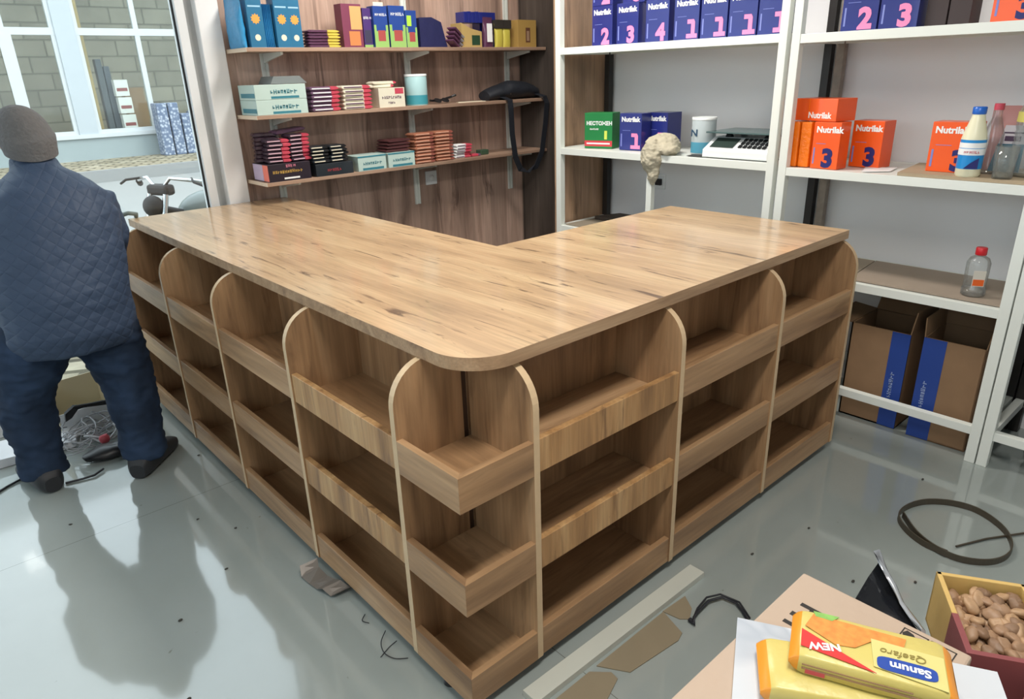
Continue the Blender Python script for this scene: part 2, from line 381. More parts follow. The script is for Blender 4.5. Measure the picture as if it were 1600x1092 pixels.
o = bx('near_pavement', M_PAVE, (-8, 6, YW + .16, 4.6, -.22, -.03)); tag(o, 'worn stone pavement just outside the shop window', 'pavement', kind='structure')
o = MB().box(-20, 25, 14.45, 17.0, -.22, -.02).build('far_pavement', M_PAVE); tag(o, 'sunlit patterned pavement across the road', 'pavement', kind='structure')
o = bx('kerb', plain('kerb_stone', '#868887', .8), (-20, 25, 14.3, 14.45, -.22, 0)); tag(o, 'grey stone kerb across the road', 'kerb', kind='structure')
# the building across the road
bd = thing('shop_building', 'unfinished building across the road with big white framed windows', 'building', (3, 17.3, 0))
PX, PY = 3, 17.3
def B(x0, x1, y0, y1, z0, z1): return (x0 - PX, x1 - PX, y0 - PY, y1 - PY, z0, z1)
M_BW = plain('white_frame_far', '#babebf', .5)
bx('plinth', plain('plinth_render', '#8f9a9b', .8), B(-8, 14, 17.0, 17.4, -.1, .44), bd)
bx('sill', M_BW, B(-8, 14, 16.95, 17.2, .44, .52), bd)
for x in (-2.0, 2.83, 8.0): bx('column', plain('column_paint', '#a9b0b4', .6), B(x, x + .37, 16.98, 17.35, .5, 6), bd)
bx('parapet', M_BW, B(-8, 14, 17.0, 17.5, 5.6, 8), bd)
def blockwall():
    m, nt, b = nmat('block_wall'); N = nt.nodes.new; L = nt.links.new
    tc = N('ShaderNodeTexCoord'); mp = N('ShaderNodeMapping'); mp.inputs['Rotation'].default_value = (PI / 2, 0, 0); L(tc.outputs['Object'], mp.inputs[0])
    br = N('ShaderNodeTexBrick'); br.inputs['Scale'].default_value = 1.0; br.inputs['Brick Width'].default_value = .75; br.inputs['Row Height'].default_value = .36; br.inputs['Mortar Size'].default_value = .02
    br.inputs['Color1'].default_value = lin('#b3ab9b') + (1,); br.inputs['Color2'].default_value = lin('#9d9688') + (1,); br.inputs['Mortar'].default_value = lin('#7f796c') + (1,)
    L(mp.outputs[0], br.inputs['Vector']); n = N('ShaderNodeTexNoise'); n.inputs['Scale'].default_value = 3; L(tc.outputs['Object'], n.inputs['Vector'])
    mx = N('ShaderNodeMixRGB'); mx.blend_type = 'MULTIPLY'; mx.inputs[0].default_value = .4; L(br.outputs[0], mx.inputs[1]); L(n.outputs['Fac'], mx.inputs[2]); L(mx.outputs[0], b.inputs['Base Color'])
    b.inputs['Roughness'].default_value = .9; return m
bx('inner_wall', blockwall(), B(-8, 14, 19.2, 19.4, 0, 8), bd)
bx('inner_floor', M_CARDG, B(-8, 14, 17.4, 19.2, .1, .299), bd)
M_FG = clear('far_glass', (.90, .92, .90), .045, .05)
for (x0, x1, mull) in ((-1.63, 2.83, (1.92,)), (3.2, 8.0, (4.41, 6.0))):
    fr = MB()
    fr.box(*B(x0, x1, 17.02, 17.12, .52, .60)).box(*B(x0, x1, 17.015, 17.125, 2.50, 2.64)).box(*B(x0, x0 + .08, 17.02, 17.12, .6, 5.6)).box(*B(x1 - .08, x1, 17.02, 17.12, .6, 5.6))
    for q in mull: fr.box(*B(q - .05, q + .05, 17.02, 17.12, .6, 5.6))
    w_ = fr.build('window_frame', M_BW, bd)
    bx('glazing', M_FG, B(x0 + .08, x1 - .08, 17.07, 17.08, .6, 5.6), w_)
fr = MB().box(*B(1.82, 2.05, 17.0, 17.03, .6, 2.5)); fr.build('window_post', M_BW, bd)
# goods stacked over there
bx('wood_plank', plain('yellow_timber', '#c9ae7c', .7), (3.32, 3.46, 17.55, 17.65, .3, 4.0)); tag(bpy.data.objects['wood_plank'], 'upright yellow timber just inside the window across the road', 'timber')
for k, (x0, h, c) in enumerate(((3.56, 1.75, '#5f656c'), (3.70, 1.6, '#555c66'))):
    o = bx('roofing_roll', plain('grey_roll_%d' % k, c, .6), (x0, x0 + .13, 17.5, 17.7, .3, .3 + h), bevel=.02); tag(o, ['taller', 'shorter'][k] + ' dark grey roll standing in the window across the road', 'roll')
wht = thing('white_carton', 'topmost white printed carton in the stack behind the far window', 'carton', (3.94, 17.4, 1.27))
M_FW = plain('far_white_card', '#f2f0ee', .6); M_FR = plain('far_red_ink', '#9a4a48', .6)
MB().box(-.14, .14, -.1, .1, 0, .34).build('carton', M_FW, wht, .004); MB().box(-.11, .11, -.103, -.1, .1, .17).build('print_band', M_FR, wht)
copy_tree(wht, (3.955, 17.4, .90), label='middle white printed carton in the stack behind the far window')
copy_tree(wht, (3.97, 17.4, .53), label='lowest white printed carton in the stack behind the far window')
for k, (x0, z0, hh) in enumerate(((4.1, .3, .42), (4.12, .72, .42), (4.1, 1.14, .3))):
    o = bx('brown_carton', M_CARD, (x0, x0 + .42, 17.8, 18.1, z0, z0 + hh)); tag(o, ['lowest', 'middle', 'topmost'][k] + ' brown carton of the pile behind the far window', 'carton')
def tilepack_mat():
    m, nt, b = nmat('wrapped_goods'); N = nt.nodes.new; L = nt.links.new
    tc = N('ShaderNodeTexCoord'); n = N('ShaderNodeTexVoronoi'); n.inputs['Scale'].default_value = 16; L(tc.outputs['Object'], n.inputs['Vector'])
    r = N('ShaderNodeValToRGB'); r.color_ramp.elements[0].color = lin('#c7cdd6') + (1,); r.color_ramp.elements[1].color = lin('#5a6880') + (1,); r.color_ramp.elements[1].position = .55; L(n.outputs['Distance'], r.inputs[0]); L(r.outputs[0], b.inputs['Base Color']); return m
M_TP = tilepack_mat()
for k, (x0, x1, h) in enumerate(((4.32, 4.54, 1.1), (4.57, 4.79, 1.1), (4.82, 5.04, .86), (5.07, 5.30, .90))):
    o = MB().box(x0, x1, 16.4, 16.8, -.02, h).jitter(.01, 6).build('wrapped_bundle', M_TP, bevel=.02)
    tag(o, ['leftmost tall', 'second tall', 'first low', 'rightmost low'][k] + ' bundle of blue-white wrapped goods on the far pavement', 'bundle')
# motorcycle parked outside, front wheel towards the window
mc = thing('motorcycle', 'parked motorcycle with chrome handlebars outside the shop window', 'motorcycle', (1.0, 4.1, -.03), math.radians(205))
M_CHR = plain('chrome', '#c9ccce', .2, metal=1); M_RUB = plain('rubber', '#202124', .7); M_TANK = plain('grey_green_tank', '#75807e', .3)
for nm, x in (('front_wheel', .62), ('rear_wheel', -.62)):
    wq = MB().tube([(x + .27 * math.cos(a), 0, .31 + .27 * math.sin(a)) for a in [2 * PI * i / 28 for i in range(28)]], .04, 10, closed=True).build(nm, M_RUB, mc)
    sp = MB()
    for i in range(12):
        a = 2 * PI * i / 12; sp.tube([(x, 0, .31), (x + .25 * math.cos(a), 0, .31 + .25 * math.sin(a))], .004, 5)
    sp.build('spokes', M_CHR, wq)
MB().tube([(.62, .06, .31), (.45, .07, .85)], .018).tube([(.62, -.06, .31), (.45, -.07, .85)], .018).build('fork', M_CHR, mc)
MB().ball((.05, 0, .70), (.25, .12, .12)).build('fuel_tank', M_TANK, mc)
MB().ball((-.42, 0, .70), (.32, .12, .06)).build('seat', M_RUB, mc)
MB().box(-.2, .25, -.1, .1, .25, .5).tube([(.42, 0, .75), (0, 0, .6), (-.62, 0, .35)], .025).tube([(.42, 0, .7), (.2, 0, .3), (-.2, 0, .25), (-.62, 0, .31)], .022).build('engine_frame', M_RUB, mc, .01)
MB().tube([(.28, .36, .90), (.36, .24, .93), (.42, .1, .95), (.43, 0, .86), (.42, -.1, .95), (.36, -.24, .93), (.28, -.36, .90)], .012).build('handlebar', M_CHR, mc)
for sgn in (1, -1):
    MB().tube([(.30, sgn * .33, .905), (.22, sgn * .42, .875)], .02).build('grip', M_RUB, mc)
    MB().tube([(.34, sgn * .2, .94), (.42, sgn * .30, .93), (.40, sgn * .38, .90)], .008).build('brake_lever', M_RUB, mc)
MB().ball((.5, 0, .78), (.06, .07, .07)).build('headlamp', M_RUB, mc)
MB().box(.38, .46, -.09, .09, .84, .91).build('instruments', M_RUB, mc, .02)

# ================================================================== THE COUNTER
H = .90; TT = .032; T = .019
LV = (.683, .403, .124)         # tops of the tray lips
LH = .089                       # lip height
EL, ER = .085, .051             # how far the trays stand proud of the worktop
X4 = 1.882; YL = 2.597; DX = .857; DY = .855
# worktop
r = .125; cxx, cyy = EL + r, ER + r
pts = [(EL, YL)] + [(cxx - r * math.cos(a), cyy - r * math.sin(a)) for a in [PI / 2 * i / 12 for i in range(13)]] + [(X4 + T / 2, ER), (X4 + T / 2, DY), (DX, DY), (DX, YL)]
ct = MB().prism(pts, H - TT, H, 2, 0, 1)
o = ct.build('countertop', [M_TOP, wood('oak_top_edge', '#bb9d7c', '#a88868', '#6a4f3b', 0, rough=.45, crack=.2, seed=61, scale=2)], bevel=.0015)
tag(o, 'L-shaped oak-look worktop with rounded front corner', 'countertop')

def divider_profile(e, depth, rad=.105, z0=.035):
    """(s, z): s = distance back from the tray fronts"""
    zt = H - TT - .0005
    p = [(0, z0), (0, zt - rad)] + [(rad - rad * math.cos(a), zt - rad + rad * math.sin(a)) for a in [PI / 2 * i / 10 for i in range(1, 11)]]
    return p + [(depth, zt), (depth, z0)]
def divider(axis, c, e, depth, parent, name='divider'):
    """axis 'L': left arm, panel normal Y at y=c; axis 'R': right arm, normal X at x=c"""
    pr_ = divider_profile(e, depth)
    mb = MB()
    if axis == 'L': mb.prism([(s, z) for s, z in pr_], c - T / 2, c + T / 2, 1, 0, 1)
    else: mb.prism([(s, z) for s, z in pr_], c - T / 2, c + T / 2, 0, 0, 1)
    return mb.build(name, [M_OAKV, M_EDGE], parent, .001)
def tray(axis, a, b, zt, depth, parent, fig=False):
    """one tray between dividers a..b: board, with the lip as its own sub-part"""
    z0 = zt - LH
    g = .0006; m = M_OAKF if fig else M_OAKH[1 if axis == 'L' else 0]
    t_ = .018
    if axis == 'L':
        o = bx('tray_board', M_OAKH[1], (.004 + t_, depth - .001, a + g, b - g, z0 + .004, z0 + .022), parent)
        bx('tray_lip', m, (.004, .004 + t_, a + g, b - g, z0, zt), o, .0015)
    else:
        o = bx('tray_board', M_OAKH[0], (a + g, b - g, .004 + t_, depth - .001, z0 + .004, z0 + .022), parent)
        bx('tray_lip', m, (a + g, b - g, .004, .004 + t_, z0, zt), o, .0015)
    return o
def foot(parent, x, y):
    return MB().lathe([(.012, .034), (.012, .02), (.02, .012), (.022, 0.0)], 14, (x, y)).build('foot', M_BLACK, parent)
DEP = .235
W1, V1 = .245, .221
ys = [W1, .8055, 1.374, 1.936, 2.50]
xs = [V1, .799, 1.348, X4]
cu = thing('corner_display_unit', 'corner shelf unit with three V-shaped open trays under the worktop', 'shelf unit')
divider('L', W1, EL, .200, cu); divider('R', V1 + T / 2, ER, .2345, cu)
for z in LV:
    z0 = z - LH
    o = MB().prism([(.022, .022), (V1, .022), (V1, W1 - T / 2), (.022, W1 - T / 2)], z0 + .004, z0 + .022, 2).build('tray_board', M_OAKH[1], cu)
    MB().prism([(.0, .0), (.018, .018), (.018, W1 - T / 2), (.0, W1 - T / 2)], z0, z, 2).build('tray_lip', M_OAKH[1], o, .001)
    MB().prism([(.0, .0), (V1, .0), (V1, .018), (.018, .018)], z0, z, 2).build('tray_lip', M_OAKH[0], o, .001)
bx('gap_shade_strip', plain('gap_shade', '#4d3a2e', .6), (.2005, .2200, .244, .262, .036, H - TT - .001), cu)  # dark strip standing in for the shaded gap between the dividers
foot(cu, .03, .13); foot(cu, .13, .06)
lu = thing('left_display_unit', 'long left arm of the counter with open trays facing the window side', 'shelf unit')
for i, y in enumerate(ys[1:]): divider('L', y, EL, DEP, lu)
for i in range(4):
    a = ys[i] + T / 2; b = ys[i + 1] - T / 2
    for k, z in enumerate(LV): tray('L', a, b, z, DEP, lu, fig=(i == 0 and k < 2))
bx('back_panel', M_OAKV, (DEP, DEP + .016, .263, YL - .032, .035, H - TT - .001), lu)
bx('end_panel', M_OAKV, (DEP + .016, DX - .02, YL - .03, YL - .004, .0, H - TT - .001), lu)
for y in ys[1:]: foot(lu, .05, y)
ru = thing('right_display_unit', 'right arm of the counter with nine open trays facing the camera', 'shelf unit')
for i, x in enumerate(xs[1:]):
    divider('R', x, ER, DEP if i < 2 else DY - .01, ru, 'divider' if i < 2 else 'end_panel')
for i in range(3):
    a = xs[i] + (T if i == 0 else T / 2); b = xs[i + 1] - T / 2
    for k, z in enumerate(LV): tray('R', a, b, z, DEP, ru, fig=(i == 0 and k < 2))
bx('back_panel', M_OAKV, (DEP + .03, X4 - T / 2 - .001, DEP, DEP + .016, .035, H - TT - .001), ru)
for x in xs[1:]: foot(ru, x, .06); foot(ru, x, .3)
bx('inner_leg_panel', M_OAKV, (DX - .03, DX - .012, DEP + .02, DY - .012, 0, H - TT - .001), ru)

# ================================================================== WOOD WALL SHELVES
SZ = (1.625, 1.325, 1.010)
SX0 = .687
names = ('top', 'middle', 'lowest')
for k, z in enumerate(SZ):
    t = thing('wall_shelf', names[k] + ' brown wooden shelf on the clad wall', 'shelf', (SX0, 2.38, z - .018))
    MB().box(0, XR - SX0 - .004, 0, YW - 2.38 - .012, 0, .018).build('board', M_SHELF, t, .001)
    MB().box(-.0015, 0, 0, .24, .0, .018).build('end_band', M_SHELFE, t)
    for x in (.87, 1.73, 2.50):
        MB().prism([(.0, 0), (.205, 0), (.205, -.045), (.12, -.03), (.0, -.012)], x - SX0 - .006, x - SX0 + .006, 0).build('bracket', M_RACK, t).location.y = .03
for x, lab in ((.87, 'white slotted bracket rail beside the white pilaster'), (1.73, 'white slotted bracket rail in the middle of the clad wall'), (2.50, 'white slotted bracket rail near the dark corner')):
    zb = .74 if x > 1 else .80
    m = MB().box(x - .018, x - .006, YW - .011, YW, zb, CEIL - .05).box(x + .006, x + .018, YW - .011, YW, zb, CEIL - .05).box(x - .006, x + .006, YW - .004, YW, zb, CEIL - .05)
    tag(m.build('bracket_rail', M_RACK), lab, 'rail')
def socket(loc, rz, label, black=False):
    t = thing('wall_socket', label, 'socket', loc, rz)
    MB().box(-.042, .042, -.012, 0, -.042, .042).build('plate', M_WHITE, t, .004)
    if black: MB().box(-.02, .025, -.03, -.012, -.018, .018).build('plug', M_BLACK, t, .003)
    else: o = MB().lathe([(.018, 0), (.018, .004), (.004, .004)], 16).build('insert', M_WPRINT, t); o.rotation_euler = (PI / 2, 0, 0); o.location = (0, -.012, 0)
socket((1.84, YW, .888), 0, 'white wall socket on the wood wall under the shelves')
socket((XR, 1.46, .872), -PI / 2, 'white wall socket with a black plug behind the left rack', True)

# -------- goods: generic printed carton, origin at base centre, front faces -Y
def carton(name, label, cat, w_, d, h, mat, loc, rz=0, group=None, prints=(), words=()):
    t = thing(name, label, cat, loc, rz, group)
    MB().box(-w_ / 2, w_ / 2, -d / 2, d / 2, 0, h).build('carton', mat, t, .0015)
    for k_, (nm, m, x0, x1, z0, z1) in enumerate(prints):
        MB().box(-w_ / 2 + x0 * w_, -w_ / 2 + x1 * w_, -d / 2 - .0006 - k_ * .0003, -d / 2 + .0002, z0 * h, z1 * h).build(nm, m, t)
    for wd in words:
        s, size, x, z, m = wd[:5]; kw = wd[5] if len(wd) > 5 else {}
        if s == 'НЕСТОЖЕН': text('lettering', s, size, (-w_ / 2 + x * w_, -d / 2 - .0008, z * h), m, t, **kw)
        else: scribble(t, s, size, (-w_ / 2 + x * w_, -d / 2 - .0008, z * h), m)
    return t
def sun_print(t, x, z, r_, y, m):
    p = []
    for i in range(20):
        a = 2 * PI * i / 20; q = r_ if i % 2 else r_ * .72; p.append((x + q * math.cos(a), z + q * math.sin(a)))
    MB().prism(p, y - .0006, y, 1).build('sun_print', m, t)
M_CBLUE = plain('cereal_blue', '#2b7096', .35); M_CBLUE2 = plain('bright_blue_foil', '#3a94c8', .22, var=.2, vscale=30, bump=.5, bscale=30)
M_SUNO = plain('sun_orange', '#e9a24a', .5); M_CREAM = plain('cream_print', '#e8e0c8', .5)
z = SZ[0]
for k, (x0, wd) in enumerate(((.775, .075), (.905, .07), (.975, .065))):
    y_ = (2.47, 2.47, 2.48)[k]
    t = thing('blue_box', ('leftmost', 'middle', 'rightmost')[k] + ' blue box with an orange sun on the top wood shelf', 'box', (x0, y_, z))
    MB().box(-wd / 2, wd / 2, -.035, .035, 0, .215).build('carton', M_CBLUE, t, .002)
    sun_print(t, 0, .125, .024, -.035, M_SUNO)
    o = MB().lathe([(.014, 0), (.014, .0008)], 16).build('badge_print', M_CREAM, t); o.rotation_euler = (PI / 2, 0, 0); o.location = (0, -.0348, .045)
    MB().box(-wd * .4, wd * .4, -.0356, -.035, .175, .182).build('print_band', plain('pale_blue', '#9fcbe6', .4), t)
def pouch_mb(w_, h, d, seed=0, top=.6):
    m = MB(); R = []
    for i in range(9):
        f = i / 8; dd = d * (math.sin(PI * min(1, f * 1.05 + .12)) ** .6 if f < .97 else .06); ww = w_ * (1 - .06 * math.sin(PI * f))
        R.append([(ww / 2 * math.copysign(abs(math.cos(a)) ** .5, math.cos(a)), max(.001, dd) / 2 * math.copysign(abs(math.sin(a)) ** .8, math.sin(a)), h * f) for a in [2 * PI * j / 14 for j in range(14)]])
    m.rings(R).jitter(d * .10, 34, seed=seed); return m
o = pouch_mb(.15, .215, .04, 3).build('blue_pouch', M_CBLUE2); o.location = (.708, 2.52, z); o.rotation_euler = (0, 0, PI / 2 + .1)
tag(o, 'crinkled bright blue foil pouch at the left end of the top wood shelf', 'pouch')
for k in range(6):
    o = pouch_mb(.10, .19, .0075, 5 + k).build('blue_sachet', M_CBLUE2); o.location = (.819 + k * .0085, 2.50, z + .001); o.rotation_euler = (.0, 0, PI / 2)
    tag(o, ('first', 'second', 'third', 'fourth', 'fifth', 'sixth')[k] + ' from left of the slim blue sachets between the blue boxes', 'sachet', 'blue sachets between the blue boxes')
def bar_mb(L_=.16, W_=.07, T_=.018, band=.28, seed=0):
    """flow-wrapped bar with crimped ends; slot 1 = coloured end band"""
    m = MB(); xs_ = [0, .03, .07, .2, .4, .6, 1 - band, 1 - band + .001, .86, .95, 1.0]; 
    R = []
    for f in xs_:
        k_ = min(1, min(f, 1 - f) / .07); tt = T_ * (.18 + .82 * k_ ** .5); ww = W_ * (1 - .05 * (k_ > .9))
        R.append([((f - .5) * L_, y * ww / 2, T_ / 2 + zz * tt / 2) for (y, zz) in ((-1, -.6), (-.8, -1), (.8, -1), (1, -.6), (1, .6), (.8, 1), (-.8, 1), (-1, .6))])
    m.rings(R); 
    for i, f in enumerate(m.f):
        cx_ = sum(m.v[j][0] for j in f) / len(f)
        if cx_ > (.5 - band) * L_: m.mi[i] = 1
    m.jitter(T_ * .06, 60, seed=seed); m.sm = [False] * len(m.sm); return m
ORD = ('lowest', 'second', 'third', 'fourth', 'fifth', 'sixth', 'seventh', 'eighth', 'ninth')
def ordinal(i, n): return 'topmost ' if i == n - 1 else ('lowest ' if i == 0 else ORD[i] + ' from bottom, ')
def bar_stack(name, label, cat, group, mats, n, loc, L_, W_, T_, rz=0, band=.28, jit=.004, stripe=None):
    """individual bars, copies share the mesh; bars in a stack share their label and group"""
    o = bar_mb(L_, W_, T_, band).build(name, mats)
    if stripe: MB().box(-L_ * .42, L_ * (.5 - band) - .004, -W_ / 2 - .001, -W_ / 2 + .004, T_ * .42, T_ * .68).build('print_band', stripe, o)
    for i in range(n):
        c = o if i == 0 else o.copy()
        if i:
            COL.objects.link(c)
            for ch in o.children:
                d = ch.copy(); COL.objects.link(d); d.parent = c
        c.location = (loc[0] + random.uniform(-jit, jit), loc[1] + random.uniform(-jit, jit), loc[2] + i * T_ * 1.02)
        c.rotation_euler = (0, 0, rz + random.uniform(-.03, .03)); tag(c, ordinal(i, n) + label, cat, group)
    return o
M_PLUM = plain('plum_wrap', '#5a3550', .3, coat=.4); M_YEL = plain('yellow_wrap', '#cdbc52', .35)
bar_stack('chocolate_bar', 'plum bar with yellow end, low stack on the top wood shelf', 'bar', 'plum and yellow bars on the top shelf', [M_PLUM, M_YEL], 6, (1.115, 2.46, z), .175, .07, .0135, band=.38)
M_MAG = plain('maroon_print', '#7a3a52', .45); M_PEACH = plain('peach_print', '#dba46a', .5); M_GREENP = plain('green_print', '#8fb868', .5); M_BLUEP = plain('milk_blue_print', '#23448e', .4); M_VIO = plain('violet_print', '#4c3272', .4); M_REDP = plain('berry_print', '#a44a48', .5)
t = carton('cereal_carton', 'maroon carton with an orange picture card on the top wood shelf', 'carton', .115, .07, .205, M_MAG, (1.285, 2.47, z), 0, None,
           (('picture_print', M_PEACH, .42, .98, .42, .95), ('picture_print', plain('orange_art', '#c9804c', .5), .3, .85, .05, .38)))
t = carton('violet_carton', 'violet carton between the maroon and the blue-green cartons', 'carton', .05, .07, .19, M_VIO, (1.385, 2.49, z), 0, None, (('picture_print', plain('dark_art', '#3c3a52', .5), .1, .9, .12, .45), ('base_print', M_GREENP, 0, 1, 0, .08)), ((4, .018, .1, .72, M_WPRINT),))
for k, (x, wd) in enumerate(((1.455, .085), (1.558, .10), (1.648, .07))):
    hh = (.20, .205, .185)[k]
    t = carton('milk_cereal_carton', ('first blue and green carton beside the violet one', 'widest blue and green carton in the middle of the row', 'blue and green carton at the right of the row with a lime sticker')[k], 'carton', wd, .06, hh, M_BLUEP, (x, 2.465, z), 0, None,
               (('green_print', M_GREENP, 0, .16, 0, .55), ('green_print', M_GREENP, .84, 1, 0, .55), ('green_print', M_GREENP, .16, .84, 0, .40), ('picture_print', M_REDP, .25, .78, .16, .42)) + ((('sticker', plain('lime_sticker', '#a9e04a', .5), .1, .5, .58, .86),) if k == 2 else ()),
               ((6, wd * .21, .12, .76, M_WPRINT),) if k < 2 else ())
o = bx('paper_tag', plain('pale_card', '#b9c4c0', .6), (1.44, 1.50, 2.47, 2.474, z + .2005, z + .222)); tag(o, 'small pale card standing on top of the blue and green cartons', 'card')
bpy.data.objects['paper_tag'].data.materials[0] = M_CREAM
M_IND = plain('indigo_bag', '#23264e', .4, var=.2, vscale=20, bump=.3, bscale=20)
o = MB().prism([(0, 0), (.19, 0), (.15, .13), (.09, .155), (0, .15)], -.045, .045, 1).jitter(.006, 18).build('navy_box', M_IND, bevel=.004); o.location = (1.70, 2.48, z); tag(o, 'slumped navy box leaning right of the green cartons', 'box')
for k in range(4):
    o = bar_mb(.10, .06, .014, .3, seed=k).build('foil_bar', [M_PLUM, plain('silver_foil', '#b9b9c0', .3, metal=.6)]); o.location = (1.918 + .006 * k, 2.42, z + .008 + k * .021); o.rotation_euler = (0, .55, .3); tag(o, ordinal(k, 4) + 'shiny dark bar leaning beside the slumped navy box', 'bar', 'loose bars beside the navy box')
t = thing('yellow_tray_box', 'low yellow tray box with a green window, right half of the top wood shelf', 'box', (2.07, 2.47, z))
M_TANY = plain('tan_yellow', '#b59a62', .5)
MB().prism([(-.09, 0), (.06, 0), (.06, .085), (-.02, .10), (-.09, .13)], -.05, .05, 1).build('carton', M_TANY, t, .002); MB().box(-.015, .045, -.0506, -.05, .012, .065).build('window_print', plain('dark_green', '#26422e', .5), t)
for k in range(5):
    o = bx('navy_packet', M_NAVY, (2.02 + k * .028, 2.045 + k * .028, 2.44, 2.52, z + .132, z + .19 + .002 * (k % 2)), bevel=.002); tag(o, ('leftmost', 'second from left', 'middle', 'second from right', 'rightmost')[k] + ' upright navy packet resting on the yellow tray box', 'packet', 'navy packets on the yellow tray box')
t = thing('violet_pouch', 'violet and white snack pouch beside the yellow tray box', 'pouch', (2.20, 2.45, z)); pouch_mb(.075, .165, .04, 9).build('bag', M_PLUM, t); MB().box(-.02, .02, -.021, -.0195, .03, .13).build('print_band', M_WPRINT, t)
for k, x in enumerate((2.285, 2.345)):
    t = thing('yellow_pouch', ('left', 'right')[k] + ' one of two black topped yellow pouches on the top wood shelf', 'pouch', (x, 2.45, z))
    pouch_mb(.062, .15, .035, 12 + k).build('bag', plain('yellow_snack', '#c4b850', .4), t); MB().box(-.031, .031, -.018, .018, .105, .152).build('top_band', plain('dark_snack', '#34302c', .5), t)
o = bx('navy_carton', M_NAVY, (2.175, 2.30, 2.49, 2.56, z + .0, z + .195), bevel=.002); tag(o, 'tall navy carton standing behind the yellow pouches', 'carton')
t = carton('tan_box', 'square tan yellow box at the right end of the top wood shelf', 'box', .155, .10, .155, plain('mustard_card', '#a8884a', .55), (2.50, 2.475, z), 0, None, (('picture_print', plain('brown_art', '#63402e', .5), .42, .66, .18, .72), ('highlight_print', plain('pale_art', '#9c7f66', .5), .47, .61, .24, .60)))
# middle shelf
z = SZ[1]
M_TEAL = plain('teal_white_card', '#b9cfc8', .45, var=.06); M_TEALD = plain('teal_ink', '#3a7f8e', .45)
for k in range(2):
    t = carton('wafer_box', ('lower', 'upper')[k] + ' of two stacked teal and white cartons at the left of the middle wood shelf', 'carton', .262, .19, .068, M_TEAL, (.828, 2.485, z + k * .069), 0, None,
               (('wave_print', M_TEALD, .3, .85, .06, .22),), ((8, .026, .30, .36, M_TEALD, dict(bold=.001)),))
    MB().box(-.1322, -.131, -.09, .07, .01, .03).build('wave_print', M_TEALD, t)
o = MB().prism([(0, 0), (.19, 0), (.155, .035), (.02, .035)], -.07, .07, 1).jitter(.002, 20).build('paper_tray', plain('grey_tray', '#767c7c', .5)); o.location = (.80, 2.50, z + .139); tag(o, 'grey paper tray lying on the two teal cartons', 'tray')
M_PURB = plain('purple_bar', '#6a5068', .35); M_REDW = plain('red_wrap', '#c2485a', .35); M_CRW = plain('cream_wrap', '#ddd8c4', .35)
bar_stack('dark_bar', 'dark purple bar with red end, pile beside the teal cartons', 'bar', 'purple bars on the middle shelf', [M_PURB, M_REDW], 6, (1.062, 2.43, z), .16, .08, .0195, stripe=M_WPRINT)
bar_stack('cream_bar', 'cream bar with red end, stack right of the purple bars', 'bar', 'cream and red bars on the middle shelf', [M_CRW, M_REDW], 6, (1.245, 2.43, z), .17, .08, .0195, stripe=M_PURB)
carton('cream_carton', 'cream carton with a red corner beside the pale blue tin', 'carton', .165, .12, .10, M_CRW, (1.46, 2.455, z), 0, None, (('corner_print', M_REDW, .62, .95, .68, .97),), ((9, .020, .12, .44, M_PURB, dict(bold=.0007)), (5, .014, .35, .18, M_PURB)))
for k in range(2):
    o = bar_mb(.16, .06, .016, .1, k).build('cream_bar', [M_CRW, M_REDW]); o.location = (1.42 + .02 * k, 2.46, z + .1015 + k * .0165); o.rotation_euler = (0, 0, .1 * k); tag(o, ('lower', 'upper')[k] + ' loose cream bar lying on the cream carton', 'bar')
def tin(label, loc, r_, h, c1, c2, word=None, group=None, rz=0):
    t = thing('milk_tin', label, 'tin', loc, rz, group)
    MB().lathe([(r_ * .97, 0), (r_, .004), (r_, h - .012), (r_ * .97, h - .008)], 28).build('body', c1, t)
    MB().lathe([(r_ * 1.02, h - .012), (r_ * 1.02, h), (r_ * .9, h), (r_ * .88, h - .003)], 28).build('lid', plain('tin_lid', '#dfe4e4', .4), t)
    MB().lathe([(r_ + .0008, .006), (r_ + .0008, h * .33)], 28).build('label_print', c2, t)
    if word: text('lettering', word, h * .26, (-r_ * .75, -r_ - .001, h * .5), plain('tin_ink', '#2a4a66', .4), t, bold=.001)
    return t
tin('pale blue milk tin beside the cream carton on the middle wood shelf', (1.665, 2.46, z), .062, .165, plain('tin_pale', '#a8cdd0', .35), plain('tin_teal', '#3f94a2', .35))
t = thing('eyeglasses', 'folded black glasses lying near the middle rail of the middle wood shelf', 'glasses', (1.84, 2.46, z))
for sgn in (0, 1): o = MB().lathe([(.022, 0), (.023, .003), (.022, .006)], 20).build('lens', M_BLACK, t, .001); o.location = (sgn * .055 - .03, 0, .016); o.rotation_euler = (.5, 0, 0)
MB().tube([(-.07, .02, .02), (.0, .04, .014), (.08, .03, .03), (.11, .01, .045)], .006).tube([(-.06, .0, .02), (.02, .03, .02), (.12, .02, .042)], .006).build('temple', M_BLACK, t)
o = MB().prism([(0, 0), (.2, -.01), (.22, .05), (.03, .06)], 0, .003, 2).build('folded_paper', M_CREAM); o.location = (1.93, 2.42, z); tag(o, 'thin folded paper lying left of the black bag', 'paper')
bag = thing('shoulder_bag', 'black shoulder bag lying at the right end of the middle wood shelf with hanging strap', 'bag', (2.38, 2.48, z))
M_BAG = plain('black_nylon', '#1b1f27', .6, bump=.3)
m = MB(); R = []
for i in range(13):
    f = i / 12; xx = -.20 + .42 * f; hh = .115 * (math.sin(PI * (.06 + .88 * f)) ** .35) * (1 - .15 * (f < .35)); dd = .16 * (math.sin(PI * (.08 + .84 * f)) ** .3)
    R.append([(xx, dd / 2 * math.cos(a), hh / 2 + hh / 2 * math.sin(a)) for a in [2 * PI * j / 16 for j in range(16)]])
m.rings(R).jitter(.008, 14).build('body', M_BAG, bag, sub=1)
